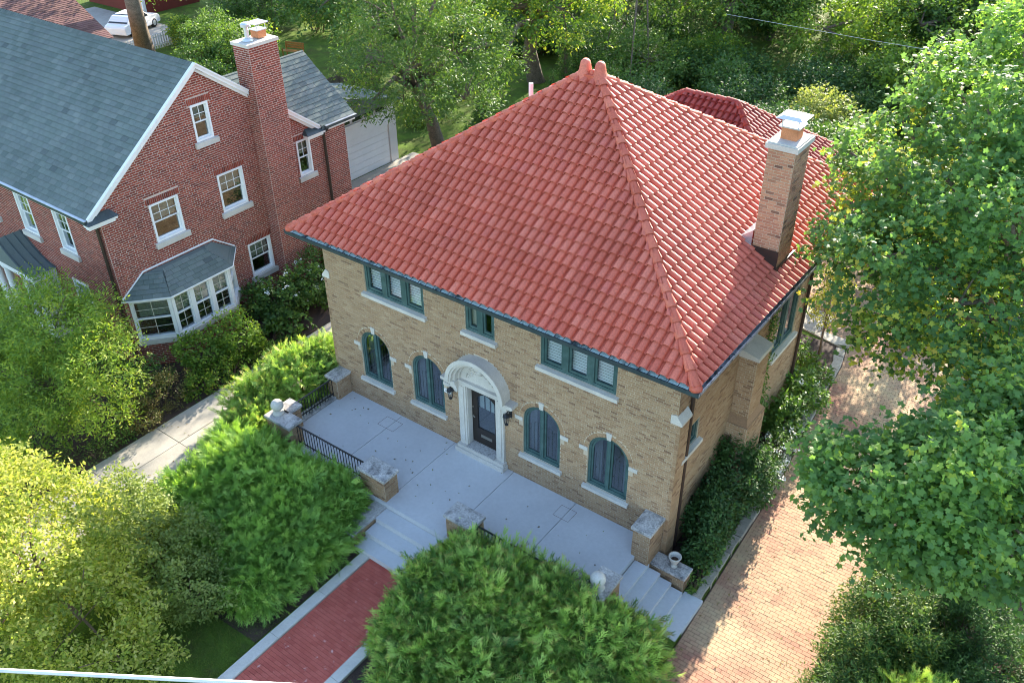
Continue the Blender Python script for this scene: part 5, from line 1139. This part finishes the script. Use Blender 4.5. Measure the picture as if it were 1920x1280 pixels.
# ---- bed along the driveway side of the house
shrub('dense_shrub', 'dense dark green shrub against the tan house corner', (6.5, 2.3), [(6.55, 1.5, .25, .75, .95, 1.2), (6.5, 2.7, .4, .75, .95, 1.35), (6.75, .75, -.1, .55, .5, .75), (6.75, 3.6, .2, .6, .8, 1.0)], 2300, 14, .13, .115, OVAL, 'lf_dark', 41)
shrub('flowering_shrub', 'shrub with small white flowers beside the driveway edging', (6.75, 4.8), [(6.85, 4.4, -.2, .5, .75, .65), (6.8, 5.5, -.15, .5, .7, .65)], 420, 12, .1, .07, OVAL, 'lf_mid', 42, flowers=60)
shrub('hydrangea', 'broad-leaved dark hydrangea beside the driveway edging with a few pale heads', (6.5, 7.4), [(6.4, 6.9, -.05, .65, .8, .75), (6.35, 8.2, -.1, .7, .8, .7)], 420, 11, .13, .17, OVAL, 'lf_mid', 43, flowers=5)
shrub('hosta', 'silvery low hostas around the back downspout', (6.1, 9.6), [(6.2, 9.6, -.4, .6, .8, .45), (5.4, 10.5, -.4, .7, .7, .45)], 260, 11, .11, .17, OVAL, 'lf_mid', 44)
tree('ornamental_tree', 'small gold and green ornamental tree by the red brick paving', (5.9, 11.4, GZ), (5.85, 11.5, .4), .05, [(5.75, 11.8, 1.3, .6, .7, .7), (5.9, 12.3, 1.6, .6, .6, .6), (5.6, 12.6, 2.0, .45, .5, .45)], 420, 12, .12, .085, OVAL, 'lf_gold', 45, bark='twig')
shrub('seedling_plant', 'small green plants under the urn wall', (6.95, .2), [(6.95, .25, -.55, .22, .28, .22), (7.0, -.25, -.5, .16, .16, .26)], 70, 10, .06, .08, OVAL, 'lf_mid', 46)
vn = thing('climbing_vine', 'thin green vine climbing the chimney breast of the tan house', 'vine', (6.5, 5.9, GZ)); r = np.random.default_rng(47)
NV = 2200; zz = r.uniform(-.5, 1, NV)**2*4.9-.3+r.uniform(0, .3, NV); yy = 5.4+.12*np.sin(zz*2)+r.normal(0, .24, NV)*(1.6-.25*zz); pos = np.stack([np.full(NV, 5.93)+r.uniform(0, .14, NV), yy, zz], 1)
V, T, a = inst(OVAL[0], OVAL[1], pos, r.normal(size=(NV, 3)), np.array([[1., 0, .3]])+r.normal(size=(NV, 3))*.4, r.uniform(.07, .13, NV), r.random(NV)); npmesh('foliage', V, T, a, 'lf_mid', vn)
mb = MB(); mb.tube([(5.93, 5.4+.12*math.sin(z*2), z) for z in np.arange(-.75, 4.6, .3)], .014, 5); mb.build('stem', 'twig', vn)
# stone edging of the bed
eg = thing('stone_edging', 'pale irregular limestone edging along the brick driveway', 'edging', (7.1, 5, -.8)); rs = random.Random(4); y = -.45
while y < 12.9:
    ln = rs.uniform(.45, .85); x = (xl(y)+xl(y+ln))/2-.16; wd = rs.uniform(.24, .34); tilt = (xl(y+ln)-xl(y))/ln
    pts = [(-wd/2+rs.uniform(-.03, .03), -ln/2+.01), (wd/2, -ln/2+rs.uniform(.0, .03)), (wd/2+rs.uniform(-.02, .02), 0), (wd/2, ln/2-.01), (-wd/2+rs.uniform(-.04, .04), ln/2-.02), (-wd/2+rs.uniform(-.03, .05), 0)]
    mb = MB(); mb.c = rs.random(); mb.slab([(x+p+tilt*q, y+ln/2+q) for p, q in pts], -.95, -.66+rs.uniform(-.02, .03)); o = mb.build('edging_stone', 'rock', eg); bv = o.modifiers.new('b', 'BEVEL'); bv.width = .02; bv.segments = 2; y += ln
mb = MB(); mb.c = .4; mb.slab([(5.2, 12.95), (6.1, 12.75), (6.5, 12.95), (6.35, 13.25), (5.4, 13.3)], -.95, -.67); mb.build('edging_stone', 'rock', eg)
pad = MB(); pad.slab([(4.0, 13.1), (5.2, 13.0), (5.4, 14.6), (4.2, 14.8)], -.95, -.74); pad.build('stone_slab', 'rock', label='flat pale stone slab on the red brick paving behind the house', category='stone slab')

# ---- dark yews and juniper under the low maple
shrub('yew_shrub', 'dark yew along the driveway edge under the low maple', (11.3, .4), [(11.15, .9, .2, .75, .9, 1.0), (11.1, -.4, .1, .7, .9, .95), (12.0, .6, .35, .9, .9, 1.1), (11.2, -1.6, .0, .75, .9, .85), (11.1, 2.0, .1, .6, .7, .8)], 3600, 15, .12, .11, NARROW, 'lf_ash', 51)
shrub('yew_shrub', 'taller dark yew standing behind the driveway yews', (12.3, 2.4), [(12.2, 2.3, .7, 1.0, 1.0, 1.4), (11.5, 2.9, .3, .8, .9, 1.0), (12.9, 2.9, .5, .9, .9, 1.2)], 2000, 15, .12, .11, NARROW, 'lf_dark', 52)
juniper('light green upright juniper in front of the dark yews', [(12.7, -1.3, .1, .9, .8, 1.0), (12.0, -2.3, .0, .9, .8, .9), (13.4, -1.9, .1, .9, .9, 1.0)], 5200, 53, (0, -.3, .9), (.25, .42))
shrub('ground_shrub', 'pale shrub lit behind the maples at the far driveway side', (11.2, 8.9), [(11.0, 8.6, -.1, .7, 1.2, .7), (11.4, 10.4, .2, .8, 1.2, 1.0)], 500, 11, .13, .1, OVAL, 'lf_light', 54)

shrub('yew_shrub', 'dark yew in the shade between the light juniper and the parked car', (13.4, .4), [(13.2, .2, .0, .8, .9, .85), (13.7, 1.3, .1, .8, 1.0, .9), (12.9, 1.5, .3, .8, .8, 1.0)], 2000, 15, .12, .11, NARROW, 'lf_dark', 55)
shrub('fern_patch', 'low ferny shrub at the feet of the light juniper', (13.6, -1.6), [(14.2, -.8, -.3, .8, 1.0, .5), (13.0, -3.0, -.3, 1.0, .8, .5), (11.6, -3.2, -.2, .9, .8, .6), (12.4, -4.4, -.3, 1.2, .9, .5)], 1300, 13, .13, .13, NARROW, 'lf_olive', 56)
# ---- garden and trees behind the houses
BG = 'trees in the gardens behind the houses'
tree('ash_tree', 'leafy tree overhanging the white garage roof', (-17.6, 18.6, GZ), (-16.2, 15.6, 3.6), .34,
     [(-14.5, 13.1, 5.2, 2.4), (-14.6, 11.2, 4.6, 1.3), (-14.4, 16.3, 5.4, 2.2), (-16.0, 12.6, 5.7, 1.6), (-13.0, 12.7, 4.0, 1.1), (-12.6, 14.9, 4.0, 1.4), (-16.4, 14.8, 6.9, 2.4), (-14.2, 18.8, 5.2, 1.7), (-17.5, 17.5, 8.5, 2.6), (-14.5, 15.5, 8.0, 2.4)],
     2900, 14, .25, .20, NARROW, 'lf_ash', 61, BG)
tree('oak_tree', 'thick-trunked tree beyond the board fence', (-31.5, 28.2, GZ), (-31.0, 27.6, 4.2), .5, [(-27.5, 21.5, 5.2, 2.8), (-30, 22.5, 5.0, 2.5), (-26, 24, 6, 2.8), (-30, 27, 8.5, 3.6), (-33, 26, 6.5, 2.8), (-28, 28, 6.5, 3)], 2100, 14, .32, .25, OVAL, 'lf_mid', 62, BG)
tree('oak_tree', 'tree with a bare leaning trunk behind the roof vents', (-19.6, 30.4, GZ), (-18.6, 28.9, 3.6), .48, [(-18.3, 26.2, 4.8, 2.3), (-20.5, 26, 5.4, 2.8), (-16.2, 28.2, 4.6, 2.4), (-16.4, 22.4, 2.6, 1.3), (-19, 29, 8, 3.6), (-22.5, 29.0, 6.5, 2.8), (-15.5, 31, 6.5, 2.6)], 2100, 14, .32, .25, OVAL, 'lf_light', 63, BG)
tree('oak_tree', 'dark forked tree rising behind the small tiled garage', (-11.9, 41.6, GZ), (-11.6, 40.9, 3.2), .42, [(-11.2, 39.2, 4.2, 2.6), (-14.6, 39.6, 3.8, 2.8), (-8.8, 41, 4.2, 2.6), (-12, 42, 8, 4), (-8.5, 43, 7, 3)], 2100, 14, .32, .25, OVAL, 'lf_mid', 64, BG)
tree('pine_tree', 'slim bare-stemmed tree in the middle of the dark wood', (-18.7, 41.6, GZ), (-18.5, 41.2, 5.0), .22, [(-17.4, 37.5, 1.6, 2.4, 2.4, 1.8), (-16.2, 33, 1.2, 2.6, 2.4, 1.7), (-13.2, 33.2, 1.0, 2.2, 2.2, 1.6), (-12.2, 29.2, .7, 1.9, 1.9, 1.3), (-21.5, 41, 6, 2.6), (-16.5, 43, 6.5, 2.6)], 2200, 14, .3, .22, NARROW, 'lf_mid', 65, BG)
tree('beech_tree', 'pale forked tree beyond the wire behind the tall maple', (2.2, 45.5, GZ), (2.6, 44.3, 2.6), .45, [(-3.4, 42.4, 3.2, 2.8), (0, 41.2, 3.4, 2.4), (-5.2, 40.2, 2.6, 2.2), (1.1, 36.2, 2.0, 2.0), (3.2, 46.4, 4.0, 2.6), (1, 44.5, 4.6, 2.6), (6, 42, 3.6, 2.8)], 2100, 14, .32, .25, OVAL, 'lf_light', 66, BG)
far = [(-36, 42, 4.0, 'lf_mid', 'broad crown behind the oak by the board fence'), (-25, 48, 4.4, 'lf_mid', 'broad crown behind the leaning-trunk tree'), (-9, 57, 4.6, 'lf_light', 'sunny crown far behind the forked tree'), (8, 56, 4.5, 'lf_mid', 'rounded crown far behind the pale forked tree'), (-47, 36, 4.0, 'lf_mid', 'spreading crown behind the garden bench'), (15, 38, 4.2, 'lf_dark', 'dark crown behind the tall maple'), (-28, 60, 4.6, 'lf_dark', 'dark crown closing the view above the red ridge horns'), (-58, 44, 4.5, 'lf_light', 'light crown far behind the outbuilding'), (10, 28, 3.2, 'lf_mid', 'mid-green crown between maple and wire')]
for i, (x, y, R_, m_, lb) in enumerate(far):
    rr_ = random.Random(70+i); lob = [(x+rr_.uniform(-1, 1)*R_*.8, y+rr_.uniform(-1, 1)*R_*.8, 3.2+R_*.5+rr_.uniform(-1.5, 2.2), R_*rr_.uniform(.45, .7)) for _ in range(6)]
    tree('garden_tree', lb, (x, y, GZ), (x+.2, y, 3.0), .3, lob, 1500, 14, .36, .28, OVAL, m_, 80+i, BG)
shrub('tall_shading_shrub', 'tall dense shrub shading the far end of the brick driveway', (6.0, 19.4), [(4.6, 19.6, 1.7, 1.2, 1.1, 2.3), (6.2, 19.2, 1.9, 1.3, 1.1, 2.4), (7.8, 19.6, 1.8, 1.2, 1.1, 2.3), (9.3, 19.2, 1.7, 1.1, 1.1, 2.2)], 2100, 14, .2, .16, OVAL, 'lf_ash', 68)  # added here, height set so its shadow covers only the far driveway
HB = 'shrubs massed behind the houses'
hed = [(-5.3, 29.6, 1.1, 2.0, 'lf_dark', 'very dark broad shrub behind the small tiled garage'), (-8.3, 31.4, .9, 1.8, 'lf_mid', 'mid-green shrub left of the darkest shrub, under the forked tree'), (-2.6, 27.0, 1.0, 1.9, 'lf_dark', 'dark shrub close behind the tiled garage hip'), (-1.2, 29.8, 1.1, 1.8, 'lf_olive', 'olive shrub between tiled garage and lit lawn'), (-10.5, 27.2, .8, 1.8, 'lf_dark', 'dark shrub behind the red ridge of the main roof'), (1.0, 26.0, 1.1, 1.8, 'lf_mid', 'mid-green shrub beyond the chimney rain cap'), (4.8, 24.5, 1.0, 1.9, 'lf_olive', 'olive shrub behind the painted sunlit-yellow maple tip'), (-1.2, 37.0, .8, 2.0, 'lf_mid', 'shrub at the far edge of the lit lawn'), (7.5, 31, 1.2, 2.4, 'lf_mid', 'tall shrub under the thin wire'), (-13.5, 25.0, .4, 1.5, 'lf_dark', 'shrub behind the roof vent pipes'), (-15.5, 36.5, .6, 2.0, 'lf_mid', 'shrub deep in the shade of the slim-stemmed tree'), (-23.5, 35.5, .8, 2.4, 'lf_dark', 'dark undergrowth shrub beside the leaning trunk'),
       (-32.9, 15.6, .9, 1.5, 'lf_mid', 'rounded shrub just over the grey roof ridge'), (-35.2, 18.6, 1.0, 1.8, 'lf_mid', 'soft green shrub left of the red brick chimney'), (-36.2, 21.2, .9, 1.8, 'lf_light', 'bright shrub behind the red brick chimney cap'), (-40.5, 21.0, 1.0, 2.2, 'lf_mid', 'large shrub beside the picket fence'), (-44.4, 22.6, .3, 1.2, 'lf_light', 'bright low shrub at the end of the picket fence'), (-38.6, 30.5, 1.2, 2.2, 'lf_olive', 'olive shrub behind the bench'), (-28.5, 18.2, .2, 1.1, 'lf_light', 'sunlit yellow shrub in front of the board fence'), (-43.5, 27.5, 1.3, 2.6, 'lf_mid', 'tall shrub beyond the far drive'), (-33.5, 31.5, .8, 1.8, 'lf_mid', 'shrub at the foot of the thick trunk'), (-22.0, 24.5, .2, 1.3, 'lf_mid', 'low shrub between fence and ash tree'), (-20.6, 20.5, -.1, .9, 'lf_light', 'pale ground plants at the foot of the ash tree'), (-11.5, 36.5, .5, 1.9, 'lf_light', 'sunlit shrub at the foot of the forked tree'), (-29, 35, .9, 2.2, 'lf_dark', 'dark undergrowth shrub behind the thick trunk'), (-4.5, 48, 1.0, 2.6, 'lf_light', 'sunny shrub beyond the lit lawn'), (-14.5, 50, 1.0, 2.8, 'lf_mid', 'far shrub behind the slim-stemmed tree')]
for i, (x, y, z, R_, m_, lb) in enumerate(hed):
    rr_ = random.Random(170+i); lob = [(x+rr_.uniform(-.6, .6)*R_, y+rr_.uniform(-.6, .6)*R_, z+rr_.uniform(-.3, .5)*R_*.5, R_*rr_.uniform(.5, .75)) for _ in range(5)]
    shrub('garden_shrub', lb, (x, y), lob, int(420*R_), 13, .22, .18, OVAL, m_, 180+i, HB)
def arbor(label, x, y, h, r0, seed):
    lob = [(x, y, GZ+h*(.12+.17*k), r0*(1-.17*k), r0*(1-.17*k), h*.17) for k in range(6)]
    t = shrub('arborvitae', label, (x, y), lob, 520, 12, .10, .13, NARROW, 'lf_mid', seed, 'conical evergreens in the back garden', cat='conifer', upb=.2)
arbor('tallest conical arborvitae behind the ridge horns', -16.6, 29.2, 3.6, .75, 91); arbor('shorter conical arborvitae in front of the tallest one', -15.7, 26.6, 2.2, .6, 92); arbor('lone conical arborvitae on the shaded lawn beside the ash trunk', -16.9, 21.6, 2.6, .75, 93)
# big slanting trunk of the tree over the grey ridge
tree('locust_tree', 'tree with a thick slanting trunk rising behind the grey shingle ridge', (-43.6, 18.7, GZ), (-40.0, 16.4, 4.6), .6, [(-41, 17.5, 8.5, 2.6), (-38.5, 15.5, 9.0, 2.2), (-43.5, 19.5, 8.5, 2.4), (-43.2, 20.4, 3.6, .9), (-41.8, 20.6, 3.8, .8)], 700, 12, .3, .2, OVAL, 'lf_light', 95, BG)

# far-off wood: reads as one mass
wood = thing('distant_wood', 'dense leafy wood closing the view behind the gardens', 'wood', (-20, 45, GZ), kind='stuff')
rw = random.Random(900); rg = np.random.default_rng(900); acc = {}; tk = MB()
def mass(lob, n, size, m_):
    (V, T, a), C = leaves([L6(l) for l in lob], n, 14, .32, size, OVAL, rg, zmin=GZ+.05); q = acc.setdefault(m_, [[], [], [], 0]); q[0].append(V); q[1].append(T+q[3]); q[2].append(a); q[3] += len(V)
for i in range(18):
    x = -54+i*4.0+rw.uniform(-1.2, 1.2); y = 44+rw.uniform(-3, 16)+(-6 if x < -30 else 0); R_ = rw.uniform(3.0, 4.2)
    lob = [(x+rw.uniform(-.8, .8)*R_, y+rw.uniform(-.8, .8)*R_, 0.8+rw.uniform(0, 4), R_*rw.uniform(.45, .7)) for _ in range(7)]
    mass(lob, 1300, .29, rw.choice(['lf_mid', 'lf_dark', 'lf_ash', 'lf_ash', 'lf_light'])); tk.tube([(x, y, GZ-.1), (x+.2, y, 3), (x+.4, y+.2, 7)], [.32, .26, .15], 8)
for i in range(28):
    x = -34+(i % 14)*3.0+rw.uniform(-1, 1); y = (34.5 if i < 14 else 40)+rw.uniform(-1.5, 1.5)
    if -10.5 < x < -5 and y > 38: continue
    R_ = rw.uniform(1.3, 1.9); lob = [(x+rw.uniform(-.6, .6)*R_, y+rw.uniform(-.6, .6)*R_, .4+rw.uniform(-.3, .6), R_*rw.uniform(.5, .75)) for _ in range(4)]
    mass(lob, int(300*R_), .21, rw.choice(['lf_ash', 'lf_dark', 'lf_dark', 'lf_mid', 'lf_light']))
for m_, q in acc.items(): npmesh('foliage', np.concatenate(q[0]), np.concatenate(q[1]), np.concatenate(q[2]), m_, wood, kind='stuff')
tk.build('trunks', 'bark', wood, kind='stuff')
# fallen leaves
r = np.random.default_rng(77); n = 520
px = np.concatenate([r.uniform(7.4, 10.4, 260), r.uniform(-5.3, 5.3, 60), r.uniform(-9.6, -7.5, 100), r.uniform(5.9, 7.2, 100)]); py = np.concatenate([r.uniform(-3, 12, 260), r.uniform(-3, -.1, 60), r.uniform(-8, 6, 100), r.uniform(0, 12, 100)])
pz = np.concatenate([np.full(260, DZ+.012), np.full(60, .006), np.full(100, -.64), np.full(100, GZ+.02)])
V, T, a = inst(OVAL[0], OVAL[1], np.stack([px, py, pz], 1), r.normal(size=(n, 3))*np.array([1, 1, .05]), np.array([[0, 0, 1.]])+r.normal(size=(n, 3))*.2, r.uniform(.04, .09, n), r.random(n)); npmesh('leaf_litter', V, T, a, 'lf_red', label='scattered fallen leaves on paving and soil', category='leaves', kind='stuff')
